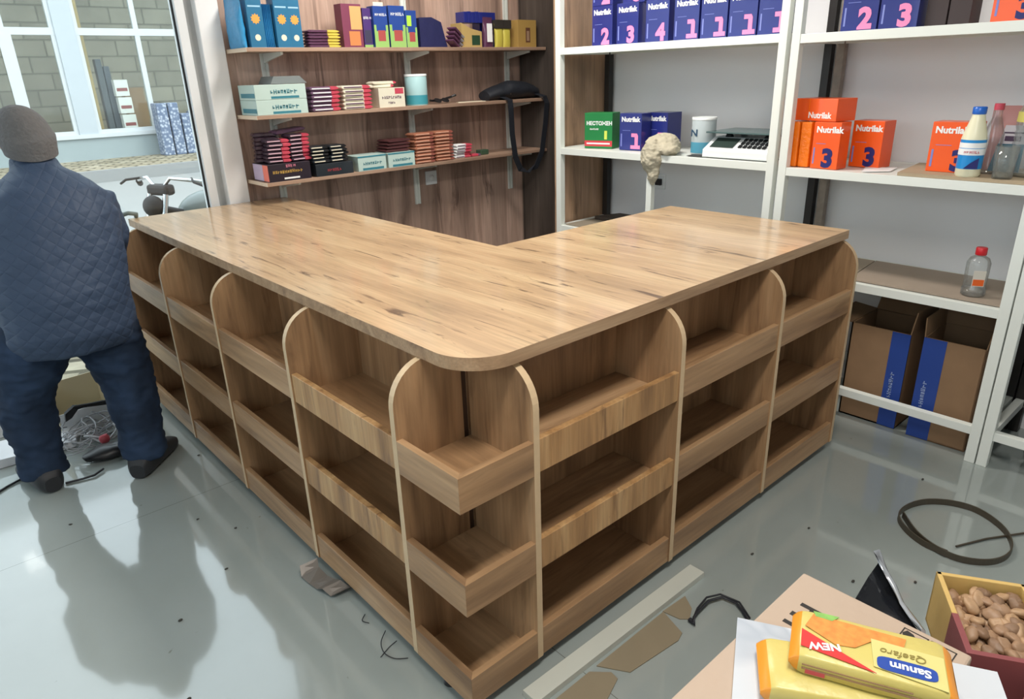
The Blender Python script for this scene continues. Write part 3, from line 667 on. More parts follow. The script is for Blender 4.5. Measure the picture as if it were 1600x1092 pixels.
MB().box(-.06, -.05, -.083, -.078, .03, .04).build('buckle', M_CHR, bag)
def ribbon(path, w_, th, wdir=(1, 0, 0)):
    m = MB(); wd = Vector(wdir); R = []
    P = [Vector(p) for p in path]
    for i, p in enumerate(P):
        t = (P[min(i + 1, len(P) - 1)] - P[max(i - 1, 0)]).normalized(); n_ = t.cross(wd)
        if n_.length < 1e-3: n_ = Vector((0, 0, 1))
        n_.normalize(); w2 = n_.cross(t).normalized()
        R.append([p + w2 * a * w_ / 2 + n_ * b_ * th / 2 for a, b_ in ((-1, -1), (1, -1), (1, 1), (-1, 1))])
    m.rings(R); m.sm = [False] * len(m.sm); return m
pp = [(-.10, -.05, .02), (-.10, -.125, .0), (-.10, -.13, -.05), (-.09, -.125, -.2), (-.065, -.12, -.34), (-.02, -.115, -.42), (.05, -.11, -.45), (.12, -.115, -.42), (.17, -.12, -.33), (.20, -.125, -.15), (.21, -.13, -.03), (.20, -.12, .01), (.19, -.04, .03)]
ribbon(pp, .04, .004).build('strap', M_BAG, bag)
# lowest shelf
z = SZ[2]
M_ZEB = plain('zebra_wrap', '#4a3844', .25, var=.9, vscale=45); M_BCHOC = plain('black_choc_card', '#2a222c', .35); M_GOLDP = plain('gold_ink', '#c9a455', .4)
dt = carton('display_box', 'black and coral display box at the left end of the lowest wood shelf', 'box', .225, .18, .085, M_BCHOC, (.815, 2.475, z), 0, None, (('label_print', M_WPRINT, .35, .72, .10, .20),), ((12, .0205, .10, .44, M_GOLDP, dict(bold=.0009)), (4, .02, .42, .76, plain('pink_ink', '#e08aa0', .4))))
MB().box(-.1140, -.1127, -.088, -.03, .004, .082).build('side_print', plain('coral_side', '#f07a66', .4), dt); MB().box(-.1140, -.1127, -.028, .085, .004, .082).build('side_print', plain('lilac_side', '#c0b0cc', .4), dt)
M_BARP = plain('pink_black_bar', '#3a2c38', .3)
for k, (x, y_, n_, lab) in enumerate(((.765, 2.52, 7, 'glossy dark bar in the left heap above the display box'), (.785, 2.44, 6, 'pink ended bar in the left column on the display box'), (.895, 2.45, 7, 'pink ended bar in the right column on the display box'))):
    bar_stack('snack_bar', lab, 'bar', lab.replace('bar in', 'bars in'), [M_ZEB if k == 0 else M_BARP, M_ZEB if k == 0 else M_REDW], n_, (x, y_, z + .0865), .12, .07, .0185 if k else .02, band=.35, jit=.006, stripe=None if k == 0 else plain('pink_line', '#d9b4c0', .4), rz=(-.25, -.12, .15)[k])
o = bar_mb(.17, .08, .02, .1).build('snack_bar', [M_PURB, M_PURB]); o.location = (.88, 2.50, z + .222); o.rotation_euler = (0, -.08, .1); tag(o, 'single bar lying across the top of the heap of pink ended bars', 'bar')
M_DKTEAL = plain('dark_teal_wrap', '#232b32', .35, coat=.3)
bt = carton('dark_tray_box', 'low black tray box beside the black and coral display box', 'box', .215, .16, .062, M_DKTEAL, (1.062, 2.46, z), 0, None, (), ((6, .02, .30, .32, plain('dim_red', '#b0484e', .4), dict(shear=.2)),))
bar_stack('dark_wrapped_bar', 'black wrapped bar in the left half of the low black tray box', 'bar', 'black bars, left column', [M_DKTEAL, M_BLACK], 5, (1.0, 2.46, z + .0635), .10, .11, .017, jit=.007, stripe=M_CREAM)
bar_stack('dark_wrapped_bar', 'black wrapped bar in the right half of the low black tray box', 'bar', 'black bars, right column', [M_DKTEAL, M_BLACK], 5, (1.112, 2.46, z + .0635), .10, .11, .0165, jit=.007, stripe=M_CREAM)
for k, x in enumerate((1.288, 1.478)):
    carton('teal_carton', ('left', 'right')[k] + ' one of two teal and white cartons side by side on the lowest wood shelf', 'carton', .175, .14, .078, M_TEAL, (x, 2.45, z), 0, None, (('wave_print', M_TEALD, .15, .9, .05, .2), ('top_print', M_TEALD, 0, 1, .9, 1)), ((8, .022, .18, .38, M_TEALD, dict(bold=.0008)),))
for k in range(4):
    o = bar_mb(.155, .11, .0165, .1, k).build('maroon_slab', [plain('maroon_slab_wrap', '#4e2c2e', .35)] * 2); o.location = (1.475 + .004 * k, 2.46, z + .0785 + k * .017); o.rotation_euler = (0, 0, .04 * (k - 1)); tag(o, ordinal(k, 4) + 'flat maroon slab in the pile on the right teal carton', 'slab', 'maroon slabs on the teal carton')
M_COP = plain('copper_wrap', '#b0755c', .3, metal=.2); M_COPD = plain('copper_end', '#8a4e42', .3)
bar_stack('copper_bar', 'copper wrapped bar in the left of the two tall copper stacks', 'bar', 'copper bars, left stack', [M_COP, M_COPD], 9, (1.643, 2.43, z), .135, .09, .0185, band=.2, stripe=plain('copper_line', '#d8a68e', .3))
bar_stack('copper_bar', 'copper wrapped bar in the right of the two tall copper stacks', 'bar', 'copper bars, right stack', [M_COP, M_COPD], 9, (1.79, 2.44, z), .135, .09, .0185, band=.2, stripe=plain('copper_line', '#d8a68e', .3))
bar_stack('small_bar', 'white and red bar in the small pile right of the copper stacks', 'bar', 'white and red bars on the lowest shelf', [M_WPRINT, M_REDW], 5, (1.94, 2.44, z), .12, .06, .016, band=.4, jit=.01, stripe=M_PURB)
o = bar_mb(.07, .05, .015, .3).build('small_bar', [M_REDW, M_PURB]); o.location = (2.045, 2.44, z); tag(o, 'single short red bar at the foot of the small white and red pile', 'bar')
o = bx('green_tin', plain('dark_green_tin', '#39503e', .4), (2.10, 2.165, 2.44, 2.49, z, z + .03), bevel=.004); tag(o, 'small dark green tin alone on the lowest wood shelf', 'tin')

# ================================================================== WHITE RACKS
XF = 2.16; XB = 2.60; P = .036
def rack(label, y0, y1, shelves, braces=(), rear=None):
    """y0 (right end) < y1 (left end); shelves: heights of the shelf tops"""
    t = thing('metal_rack', label, 'rack', (XF, y0, 0)); w_ = y1 - y0; D = XB - XF
    for (x, y) in ((0, 0), (0, w_ - P)): MB().box(x, x + P, y, y + P, 0, 2.3).build('post', M_RACK, t, .002)
    for (x, y) in ((D - P, 0), (D - P, w_ - P)): MB().box(x, x + P, y, y + P, 0, 2.3).build('post', M_RACKB if y == 0 or not rear else rear, t, .002, label='black rear post' if y == 0 or not rear else 'worn grey-brown rear post')
    for i, z in enumerate(shelves):
        s = MB().box(.002, P - .006, P, w_ - P, z - .034, z).box(D - P + .006, D - .002, P, w_ - P, z - .034, z).box(P, D - P, .003, P - .003, z - .034, z).box(P, D - P, w_ - P + .003, w_ - .003, z - .034, z)
        f = s.build('shelf_frame', M_RACK, t, .001)
        MB().box(.03, D - .03, P, w_ - P, z - .012, z - .002).build('shelf_panel', M_RACK, f)
    for z in braces:
        MB().box(.003, P - .003, P, w_ - P, z - .034, z).box(D - P + .003, D - .003, P, w_ - P, z - .034, z).box(P, D - P, .003, P - .003, z - .034, z).box(P, D - P, w_ - P + .003, w_ - .003, z - .034, z).build('brace', M_RACK, t, .001)
    return t
r1 = rack('wide white metal rack at the left, next to the wooden partition', .522, 1.845, (1.595, 1.08, .645), (.14,))
MB().box(.002, P - .004, 1.172 - .522, 1.205 - .522, .0, 1.046).build('mid_post', M_RACK, r1, .002)
r2 = rack('white metal rack behind the right end of the counter', -.443, .502, (1.588, 1.068, .625), (.15,), plain('worn_tube', '#8a7f74', .5, var=.3, vscale=40))
r3 = rack('white metal rack at the right edge, partly seen', -1.60, -.448, (1.588, 1.068, .625), (.15,))
o = bx('dark_bag', M_BLACK, (2.3, 2.5, -.80, -.56, .001, .26), bevel=.03); tag(o, 'dark bag on the floor under the right edge rack', 'bag')
# cardboard sheets lying on rack shelves
def sheet(name, label, pts, z, th=.004, mat=None):
    o = MB().prism(pts, z, z + th, 2).build(name, mat or M_CARDG); return tag(o, label, 'sheet')
sheet('cardboard_sheet', 'grey cardboard sheet on the low shelf of the left rack', [(2.19, 1.80), (2.55, 1.78), (2.52, 1.25), (2.19, 1.3)], .646)
sheet('dark_cardboard_sheet', 'dark brown cardboard piece on the low shelf of the left rack near the wall', [(2.40, 1.76), (2.56, 1.70), (2.56, 1.3), (2.38, 1.35)], .6505, .02, plain('dark_card', '#4a4038', .7))
sheet('hardboard_sheet', 'tan board lining the low shelf, left piece beside the counter end', [(2.195, .46), (2.56, .46), (2.56, .195), (2.195, .155)], .626, .004, plain('tan_board', '#a39684', .75, var=.1))
sheet('hardboard_sheet', 'tan board lining the low shelf, long piece under the red capped bottle', [(2.195, .148), (2.56, .19), (2.56, -.40), (2.195, -.40)], .626, .005, plain('tan_board_2', '#9e8f80', .75, var=.1))
sheet('cardboard_sheet', 'stacked cardboard sheets under the orange box and the milk bottle', [(2.17, .02), (2.50, .06), (2.52, -.40), (2.17, -.40)], 1.069, .012, plain('tan_card', '#a8967c', .75, var=.15))
sheet('paper_sheet', 'white paper lying right of the orange boxes', [(2.19, .16), (2.34, .21), (2.38, .10), (2.26, .08)], 1.069, .002, M_WPRINT)
sheet('paper_sheet', 'thin grey mat under the scale and tin', [(2.2, 1.0), (2.5, 1.0), (2.5, .57), (2.2, .57)], 1.081, .002, plain('dark_mat', '#3c3a38', .7))

def formula(digit, label, y, z, x=2.25, rz=-PI / 2, body=None, num=None, w_=.135, h=.185, d=.09, group=None, bold=.0025):
    body = body or M_NAVY; num = num or M_PINK
    t = carton('formula_box', label, 'box', w_, d, h, body, (x, y, z), rz, group,
               (('fine_print', plain('pale_violet_ink', '#7c86c8', .5), .14, .5, .535, .545), ('side_fine_print', plain('pale_violet_ink', '#7c86c8', .5), .07, .12, .1, .45)))
    text('lettering', 'Nutrilak', .0335, (-w_ / 2 + .012, -d / 2 - .0009, h * .78), M_WPRINT, t, bold=.0012)
    if digit == '1':
        q = [(0, 0), (.058, 0), (.058, .018), (.045, .018), (.045, .066), (.038, .078), (.004, .078), (.004, .060), (.025, .060), (.025, .018), (0, .018)]
        o = MB().prism(q, -.0004, .0004, 1).build('numeral', num, t); o.location = (w_ / 2 - .064, -d / 2 - .0006, .008)
    else: text('numeral', digit, .098, (w_ / 2 - .070, -d / 2 - .0009, .010), num, t, bold=.0052, sx=1.02)
    return t
ord_ = ['leftmost', 'second', 'third', 'fourth', 'fifth', 'sixth', 'seventh']
for k, (d_, y) in enumerate((('2', 1.565), ('3', 1.395), ('4', 1.215), ('1', 1.05), ('1', .905), ('1', .762), ('1', .62))):
    formula(d_, 'navy box with pink %s, %s in the row on the left rack\'s top shelf' % (d_, ord_[k]), y, 1.595, x=2.255 if k else 2.262)
for k, (d_, y) in enumerate((('2', 1.565), ('3', 1.39), ('4', 1.215))):
    formula(d_, 'navy box, pink %s, stacked on the %s box of the left rack\'s top row' % (d_, ord_[k]), y, 1.7805, x=2.262 + (0 if k == 0 else .03))
formula('1', 'navy box with pink 1 on the middle shelf of the left rack, front one', 1.405, 1.08, x=2.31, rz=-PI / 2 + .1)
formula('1', 'navy box half hidden behind the front one on the middle shelf of the left rack', 1.31, 1.08, x=2.43, rz=-PI / 2, d=.12)
formula('2', 'navy box with pink 2, beside the black rear post on the right rack', .262, 1.588)
formula('3', 'navy box with pink 3 on the top shelf of the right rack', .12, 1.588)
M_DKB = plain('dark_brown_carton', '#3a2e2e', .6)
for k, y in enumerate((-.0, -.075)):
    o = bx('dark_carton', M_DKB, (2.23, 2.33, y - .035, y + .035, 1.588, 1.80), bevel=.002); tag(o, ('left', 'right')[k] + ' one of two dark brown cartons beside the navy box with the 3', 'carton')
formula('3', 'orange box with dark blue 3 on the top shelf of the right rack', -.25, 1.588, body=M_ORANGE, num=M_DARKBLUE, w_=.14)
# green infant cereal box
t = carton('green_box', 'green box with a red ribbon print on the middle shelf of the left rack', 'box', .165, .10, .185, plain('green_card', '#1c7a3e', .4), (2.30, 1.625, 1.08), -PI / 2 + .28, None,
           (('ribbon_print', plain('red_ribbon', '#c83a44', .45), 0, 1, .06, .22), ('ribbon_text', M_WPRINT, .08, .92, .12, .16), ('bottle_print', plain('lime_print', '#c9d85a', .45), .72, .82, .26, .5)),
           (('НЕСТОЖЕН', .0265, .07, .66, M_WPRINT, dict(bold=.001)), (7, .012, .2, .52, M_WPRINT)))
t = tin('pale tin with a big N on the middle shelf of the left rack', (2.32, .99, 1.083), .058, .17, plain('tin_grey', '#b4bfc2', .35), plain('tin_blue', '#4f95ae', .35), 'N', rz=-PI / 2 + .25)
# crumpled cloth hanging over the shelf edge
M_CLOTH = plain('dusty_cloth', '#b5ad98', .85, var=.2, vscale=30, bump=.6, bscale=50)
m = MB().ball((2.25, 1.175, 1.12), (.09, .085, .055), 26, 18).ball((2.165, 1.18, 1.07), (.042, .06, .09), 20, 14).ball((2.20, 1.11, 1.105), (.06, .06, .03), 20, 12).ball((2.158, 1.165, 1.0), (.02, .035, .07), 16, 12)
o = remeshed(m, 'crumpled_cloth', M_CLOTH, None, .006, 3, .010, 26); tag(o, 'crumpled dusty beige cloth hanging over the rack shelf edge', 'cloth')
# electronic scale
sc_ = thing('shop_scale', 'white electronic shop scale with a flat grey weighing plate', 'scale', (2.34, .74, 1.083), -PI / 2)
M_SCW = plain('scale_white', '#dfe2e2', .4); M_SCD = plain('scale_display', '#33403c', .3)
MB().prism([(-.15, 0), (.15, 0), (.15, .085), (-.05, .085), (-.148, .035)], -.165, .165, 0).build('body', M_SCW, sc_, .006)
MB().prism([(-.13, .0455), (-.062, .0805), (-.064, .0825), (-.132, .0475)], -.14, -.02, 0).build('display', M_SCD, sc_)
kp = None
for i in range(6):
    for j in range(3):
        a = -.128 + j * .024; zz = .0455 + (a + .13) * .515
        MB().prism([(a, zz + .001), (a + .016, zz + .0095), (a + .015, zz + .0135), (a - .001, zz + .005)], .005 + i * .024, .021 + i * .024, 0).build('key', M_BLACK, sc_)
for x, y in ((-.1, -.03), (.1, -.03), (-.1, .1), (.1, .1)): MB().lathe([(.02, .085), (.012, .105)], 12, (x, y)).build('plate_support', M_BLACK, sc_)
MB().box(-.18, .18, -.11, .15, .105, .112).build('weighing_plate', plain('plate_teal', '#5c7474', .25, metal=.5), sc_, .003)
MB().box(-.13, .13, -.135, -.13, .003, .014).build('front_foot', M_BLACK, sc_)
# orange boxes
def orange(label, y, x, rz, z=1.068, w_=.15, d=.09, h=.185, wrap=False):
    t = formula('3', label, y, z, x, rz, M_ORANGE, M_DARKBLUE, w_, h, d)
    return t
orange('nearest orange box with dark blue 3, beside the orange wrapped boxes', .326, 2.245, -PI / 2 - .05, w_=.115, d=.08)
for k in range(2):
    o = MB().box(-.045, .045, -.023, .023, 0, .183).build('orange_wrapped_box', M_ORANGE2, bevel=.005); o.location = (2.248 + .006 * k, .452 - .076 * k + .0, 1.068); o.location.y = .470 - .050 * k; o.rotation_euler = (0, 0, 0); tag(o, ('outer', 'inner')[k] + ' orange wrapped box left of the nearest orange box', 'box')
orange('orange box standing behind the nearest orange box, right side showing', .215, 2.38, -PI / 2 - .1, w_=.13)
t = thing('orange_box', 'orange box lying flat on top of the orange group', 'box', (2.285, .375, 1.2545), -PI / 2 - .22)
MB().box(-.115, .09, -.06, .06, 0, .088).build('carton', M_ORANGE, t, .002); text('lettering', 'Nutrilak', .033, (-.045, -.0609, .012), M_WPRINT, t, bold=.001); MB().box(-.045, -.043, -.0608, -.06, 0, .088).build('fold_line', M_ORANGE2, t)
orange('single orange box with dark blue 3 standing behind the milk bottle', -.12, 2.305, -PI / 2, z=1.0815, w_=.15, h=.18)
# milk bottle
def bottle(name, label, loc, prof, mat, capprof, capmat, bands=(), seg=28, rz=0):
    t = thing(name, label, 'bottle', loc, rz)
    MB().lathe(prof, seg).build('body', mat, t); MB().lathe(capprof, seg).build('cap', capmat, t)
    for nm, bp, bm in bands: MB().lathe(bp, seg).build(nm, bm, t)
    return t
M_MILK = plain('milky_plastic', '#e6e2c4', .3)
t = bottle('milk_bottle', 'cream bottle with blue label and blue cap on the middle shelf of the right rack', (2.205, -.205, 1.081),
       [(.036, 0), (.04, .006), (.04, .13), (.036, .15), (.022, .2), (.019, .215)], M_MILK, [(.021, .213), (.022, .216), (.022, .236), (.019, .238)], plain('cap_blue', '#1f62c0', .3),
       (('label', [(.0405, .028), (.0405, .128)], plain('label_blue', '#1d8ad0', .3)), ('label_band', [(.0409, .10), (.0409, .118)], M_WPRINT)))
t.rotation_euler = (0, 0, -PI / 2 + .35)
MB().lathe([(.0413, .076), (.0413, .098)], 28).build('label_oval', M_WPRINT, t); scribble(t, 6, .012, (-.026, -.0418, .082), M_REDW); MB().prism([(-.02, .03), (.024, .03), (.024, .068), (.0, .05)], -.0414, -.04, 1).build('splash_print', M_DARKBLUE, t)
t = bottle('clear_bottle', 'clear bottle with red cap half hidden behind the milk bottle', (2.31, -.235, 1.081), [(.03, 0), (.033, .006), (.033, .14), (.014, .20), (.013, .225)], clear('clear_pet', (.93, .96, .97), .12, .05, .06), [(.016, .222), (.016, .244)], M_REDW)
t = thing('pink_pack', 'tall pink pack standing behind the milk bottle against the wall', 'pack', (2.42, -.24, 1.0815), -PI / 2 + .25)
pouch_mb(.10, .23, .05, 4).build('bag', plain('pale_pink_card', '#c98f8c', .5), t)
t = thing('leaflet', 'white and teal leaflet standing between the milk bottle and the water jug', 'leaflet', (2.38, -.265, 1.0815), -PI / 2)
MB().prism([(-.045, 0), (.055, 0), (.055, .165), (-.015, .165)], -.004, .004, 1).build('card', plain('leaflet_white', '#cfcbd2', .5), t); MB().prism([(-.045, .001), (.055, .001), (.055, .10), (-.028, .10)], -.005, -.0042, 1).build('teal_print', plain('leaflet_teal', '#356c82', .5), t)
MB().box(-.015, .05, -.005, -.0042, .137, .142).build('print_line', plain('leaflet_dark', '#4c3a52', .5), t); MB().box(-.01, .04, -.005, -.0042, .11, .128).build('print_line', plain('leaflet_dark', '#4c3a52', .5), t)
M_PET = clear('jug_pet', (.95, .97, .97), .09, .10, .08)
t = thing('drinking_glass', 'clear drinking glass in front of the water jug', 'glass', (2.20, -.315, 1.081)); MB().lathe([(.001, .004), (.028, .004), (.036, .11), (.037, .11), (.030, .0), (.001, 0)], 24).build('glass', M_PET, t)
t = thing('water_jug', 'large clear ribbed water jug with a yellow label at the right edge', 'jug', (2.32, -.37, 1.081))
pf = [(.06, 0), (.072, .008)]
for i in range(8): pf += [(.074, .02 + i * .018), (.070, .029 + i * .018)]
MB().lathe(pf + [(.074, .17), (.072, .22), (.055, .265), (.022, .295), (.018, .31)], 32).build('body', M_PET, t); MB().lathe([(.021, .305), (.021, .33), (.018, .332)], 20).build('cap', plain('cap_dark', '#38505a', .4), t)
MB().lathe([(.0745, .185), (.0735, .218)], 32).build('label', plain('jug_label', '#c9c268', .5), t)
# bottle with red cap on the low shelf
t = bottle('plastic_bottle', 'clear flat-sided bottle with red cap and orange label on the low shelf', (2.275, -.285, .631),
       [(.034, 0), (.041, .006), (.041, .03), (.038, .035), (.040, .10), (.040, .128), (.032, .146), (.017, .155), (.015, .160)], clear('white_spirit_pet', (.93, .95, .95), .14, .05, .10, (.8, .8, .78)), [(.018, .158), (.019, .160), (.019, .184), (.017, .186)], plain('cap_red', '#c8202a', .35))
t.rotation_euler = (0, 0, -PI / 2 + .5)
MB().box(-.02, .02, -.0425, -.04, .045, .105).build('label', plain('label_paper', '#cfc9be', .5), t); MB().box(-.018, .018, -.0432, -.0426, .048, .072).build('label_print', plain('label_orange', '#e0601c', .5), t)
MB().lathe([(.0375, .003), (.0375, .03), (.001, .0302)], 24).build('liquid', clear('liquid', (.95, .96, .96), .1, .02), t)
# open cartons under the low shelf
def open_carton(label, x0, x1, y0, y1, h, blue, flaps, rz=0):
    cx, cy = (x0 + x1) / 2, (y0 + y1) / 2; a, b_ = (x1 - x0) / 2, (y1 - y0) / 2
    t = thing('open_carton', label, 'carton', (cx, cy, .002), rz); th = .006
    MB().box(-a, a, -b_, b_, 0, .006).box(-a, -a + th, -b_, b_, 0, h).box(a - th, a, -b_, b_, 0, h).box(-a, a, -b_, -b_ + th, 0, h).box(-a, a, b_ - th, b_, 0, h).build('carton', M_CARD, t)
    MB().box(-a - .001, -a, -b_ + blue[0] * 2 * b_, -b_ + blue[1] * 2 * b_, .001, h).build('blue_print', plain('carton_blue', '#1f3f8c', .6), t)
    tx = scribble(t, 8, .022, (-a - .0014, -b_ + (blue[0] + blue[1]) * b_, h * .32), plain('faint_print', '#8fa0c8', .6)); tx.rotation_euler = (0, -PI / 2, -PI / 2)
    for (side, ang, L_) in flaps:
        m = MB()
        if side == 'x-': m.box(-L_, 0, -b_, b_, 0, .004); loc = (-a, 0, h)
        if side == 'x+': m.box(0, L_, -b_, b_, 0, .004); loc = (a, 0, h)
        if side == 'y-': m.box(-a, a, -L_, 0, 0, .004); loc = (0, -b_, h)
        if side == 'y+': m.box(-a, a, 0, L_, 0, .004); loc = (0, b_, h)
        o = m.build('flap', M_CARD, t); o.location = loc; o.rotation_euler = {'x-': (0, ang, 0), 'x+': (0, -ang, 0), 'y-': (-ang, 0, 0), 'y+': (ang, 0, 0)}[side]
    return t
M_CARD_ = M_CARD; M_CARD = plain('shaded_carton_card', '#86694d', .75, var=.12, vscale=12)  # darker cardboard copy: shade under the rack put into its colour
open_carton('left open cardboard carton with blue stripe under the low rack shelf', 2.235, 2.49, -.115, .125, .43, (.0, .30), (('x+', 1.0, .12), ('y-', 1.45, .10), ('y+', .1, .10)))
open_carton('right open cardboard carton with blue stripe under the low rack shelf', 2.225, 2.47, -.385, -.165, .44, (.62, 1.0), (('x+', 1.45, .10), ('y-', 1.45, .08), ('y+', 1.5, .08)), .02)

M_CARD = M_CARD_
# ================================================================== PERSON (bending at the window)
def oval(c, rx, ry, rot=0, tilt=0, n=20):
    M = Matrix.Translation(c) @ Matrix.Rotation(rot, 4, 'Z') @ Matrix.Rotation(tilt, 4, 'X')
    return [tuple(M @ Vector((rx * math.cos(2 * PI * j / n), ry * math.sin(2 * PI * j / n), 0))) for j in range(n)]
M_SKIN = plain('skin', '#b98a72', .55); 
def denim():
    m, nt, b = nmat('dark_blue_trousers'); N = nt.nodes.new; L = nt.links.new
    tc = N('ShaderNodeTexCoord'); n = N('ShaderNodeTexNoise'); n.inputs['Scale'].default_value = 7; n.inputs['Detail'].default_value = 5; L(tc.outputs['Object'], n.inputs['Vector'])
    r_ = N('ShaderNodeValToRGB'); r_.color_ramp.elements[0].position = .35; r_.color_ramp.elements[0].color = lin('#202b3c') + (1,); r_.color_ramp.elements[1].position = .75; r_.color_ramp.elements[1].color = lin('#31435e') + (1,)
    L(n.outputs['Fac'], r_.inputs[0]); L(r_.outputs[0], b.inputs['Base Color']); b.inputs['Roughness'].default_value = .85; b.inputs['Specular IOR Level'].default_value = .2; return m
def quilt():
    m, nt, b = nmat('quilted_navy_fabric'); N = nt.nodes.new; L = nt.links.new
    b.inputs['Base Color'].default_value = lin('#37475f') + (1,); b.inputs['Roughness'].default_value = .6; b.inputs['Specular IOR Level'].default_value = .35
    tc = N('ShaderNodeTexCoord'); mp = N('ShaderNodeMapping'); mp.inputs['Rotation'].default_value = (0, PI / 4, 0); mp.inputs['Scale'].default_value = (1, .0, 1); L(tc.outputs['Object'], mp.inputs[0])
    sp = N('ShaderNodeSeparateXYZ'); L(mp.outputs[0], sp.inputs[0]); hs = []
    for k in (0, 2):
        d = N('ShaderNodeMath'); d.operation = 'PINGPONG'; d.inputs[1].default_value = .017; L(sp.outputs[k], d.inputs[0])
        q = N('ShaderNodeMath'); q.operation = 'DIVIDE'; q.inputs[1].default_value = .017; L(d.outputs[0], q.inputs[0]); p_ = N('ShaderNodeMath'); p_.operation = 'POWER'; p_.inputs[1].default_value = .45; L(q.outputs[0], p_.inputs[0]); hs.append(p_)
    mn = N('ShaderNodeMath'); mn.operation = 'MINIMUM'; L(hs[0].outputs[0], mn.inputs[0]); L(hs[1].outputs[0], mn.inputs[1])
    bp = N('ShaderNodeBump'); bp.inputs['Strength'].default_value = .6; bp.inputs['Distance'].default_value = .004; L(mn.outputs[0], bp.inputs['Height']); L(bp.outputs[0], b.inputs['Normal']); return m
pe = thing('person', 'person in grey knit cap, quilted navy jacket and dark trousers bending at the shop window', 'person', (-.33, 1.98, 0))
O = Vector((-.33, 1.98, 0))
def V(x, y, z): return Vector((x, y, z)) - O
# body under the clothes
hips = V(-.345, 1.93, .70)
b = MB()
b.rings([oval(V(-.345, 1.95, .60), .13, .10), oval(V(-.345, 1.95, .72), .155, .12), oval(V(-.34, 2.0, .86), .15, .11, 0, -.3), oval(V(-.32, 2.06, .99), .17, .12, 0, -.4), oval(V(-.30, 2.12, 1.10), .16, .11, 0, -.4), oval(V(-.29, 2.16, 1.17), .07, .065, 0, -.5), oval(V(-.285, 2.19, 1.235), .055, .058, 0, -.5), oval(V(-.285, 2.2, 1.27), .055, .058)])
b.ball(V(-.285, 2.205, 1.31), (.078, .098, .115), 24, 16)
b.ball(V(-.285, 2.31, 1.29), (.012, .016, .018), 10, 8)                       # nose
for sx_ in (-1, 1):
    b.ball(V(-.285 + sx_ * .08, 2.20, 1.30), (.012, .022, .032), 10, 8)       # ears
LEG = {-1: [(-.43, 1.97, .68, .095), (-.49, 2.02, .52, .085), (-.535, 2.07, .36, .062), (-.55, 2.05, .20, .052), (-.56, 2.03, .08, .04)],
       1: [(-.265, 1.95, .68, .095), (-.22, 1.97, .52, .085), (-.195, 1.98, .36, .062), (-.20, 1.93, .20, .052), (-.21, 1.88, .08, .04)]}
for sx_ in (-1, 1):
    L_ = LEG[sx_]; b.tube([V(*p[:3]) for p in L_], [p[3] for p in L_], 14)
    ax, ay = L_[-1][0], L_[-1][1]; dx, dy = ((-.02, .11) if sx_ < 0 else (.08, .09)); b.tube([V(ax, ay, .07), V(ax + dx * .5, ay + dy * .5, .045), V(ax + dx, ay + dy, .035)], [.034, .026, .02], 12)
ARM = {-1: [(-.47, 2.12, 1.08, .055), (-.56, 2.14, .94, .048), (-.57, 2.26, .80, .04), (-.50, 2.40, .74, .032)],
       1: [(-.14, 2.10, 1.07, .055), (-.115, 2.11, .93, .048), (-.11, 2.24, .80, .04), (-.16, 2.38, .74, .032)]}
for sx_ in (-1, 1):
    A_ = ARM[sx_]; b.tube([V(*p[:3]) for p in A_], [p[3] for p in A_], 14)
    w_ = Vector(A_[-1][:3]); f_ = Vector((-sx_ * .25, .9, -.25)).normalized(); s_ = Vector((1, 0.25 * sx_, 0)).normalized()
    def H_(a, c, d): return V(*(w_ + f_ * a + s_ * c + Vector((0, 0, d))))
    b.rings([[tuple(H_(t_, .033 * k_ * math.cos(q), .015 * math.sin(q))) for q in [2 * PI * j / 12 for j in range(12)]] for t_, k_ in ((-.01, .8), (.03, 1.1), (.07, 1.2), (.09, 1.1))])
    for i, (c, ln) in enumerate(((-.028, .058), (-.010, .068), (.009, .064), (.027, .05))):
        b.tube([H_(.08, c, 0), H_(.08 + ln * .5, c * 1.1, -.006), H_(.08 + ln * .8, c * 1.1, -.025), H_(.08 + ln * .95, c * 1.1, -.042)], [.0095, .009, .0085, .007], 8)
    b.tube([H_(.02, -sx_ * .028, 0), H_(.05, -sx_ * .052, -.008), H_(.08, -sx_ * .06, -.022)], [.012, .0105, .008], 8)
body = remeshed(b, 'body', M_SKIN, pe, .0065, 2)
for sx_ in (-1, 1):
    MB().ball(V(-.285 + sx_ * .032, 2.294, 1.318), .0115, 12, 8).build('eye', M_WPRINT, pe)
MB().tube([V(-.31, 2.302, 1.255), V(-.285, 2.308, 1.252), V(-.26, 2.302, 1.255)], .004, 6).build('mouth', plain('lips', '#8a5348', .6), pe)
# trousers
tr = MB()
tr.rings([oval(V(-.345, 1.95, .585), .12, .115), oval(V(-.345, 1.95, .66), .175, .135), oval(V(-.345, 1.96, .76), .16, .12)])
LT = {-1: [(-.44, 1.97, .66, .125), (-.485, 2.00, .54, .12), (-.525, 2.04, .42, .104), (-.54, 2.05, .33, .096), (-.545, 2.045, .22, .086), (-.55, 2.035, .12, .082), (-.55, 2.03, .055, .086)],
      1: [(-.255, 1.95, .66, .125), (-.225, 1.96, .54, .122), (-.20, 1.97, .42, .108), (-.198, 1.95, .33, .10), (-.205, 1.91, .22, .088), (-.215, 1.885, .12, .084), (-.215, 1.88, .06, .09)]}
for sx_ in (-1, 1): L_ = LT[sx_]; tr.tube([V(*p[:3]) for p in L_], [p[3] for p in L_], 18)
remeshed(tr, 'trousers', denim(), pe, .010, 5, .014, 11)
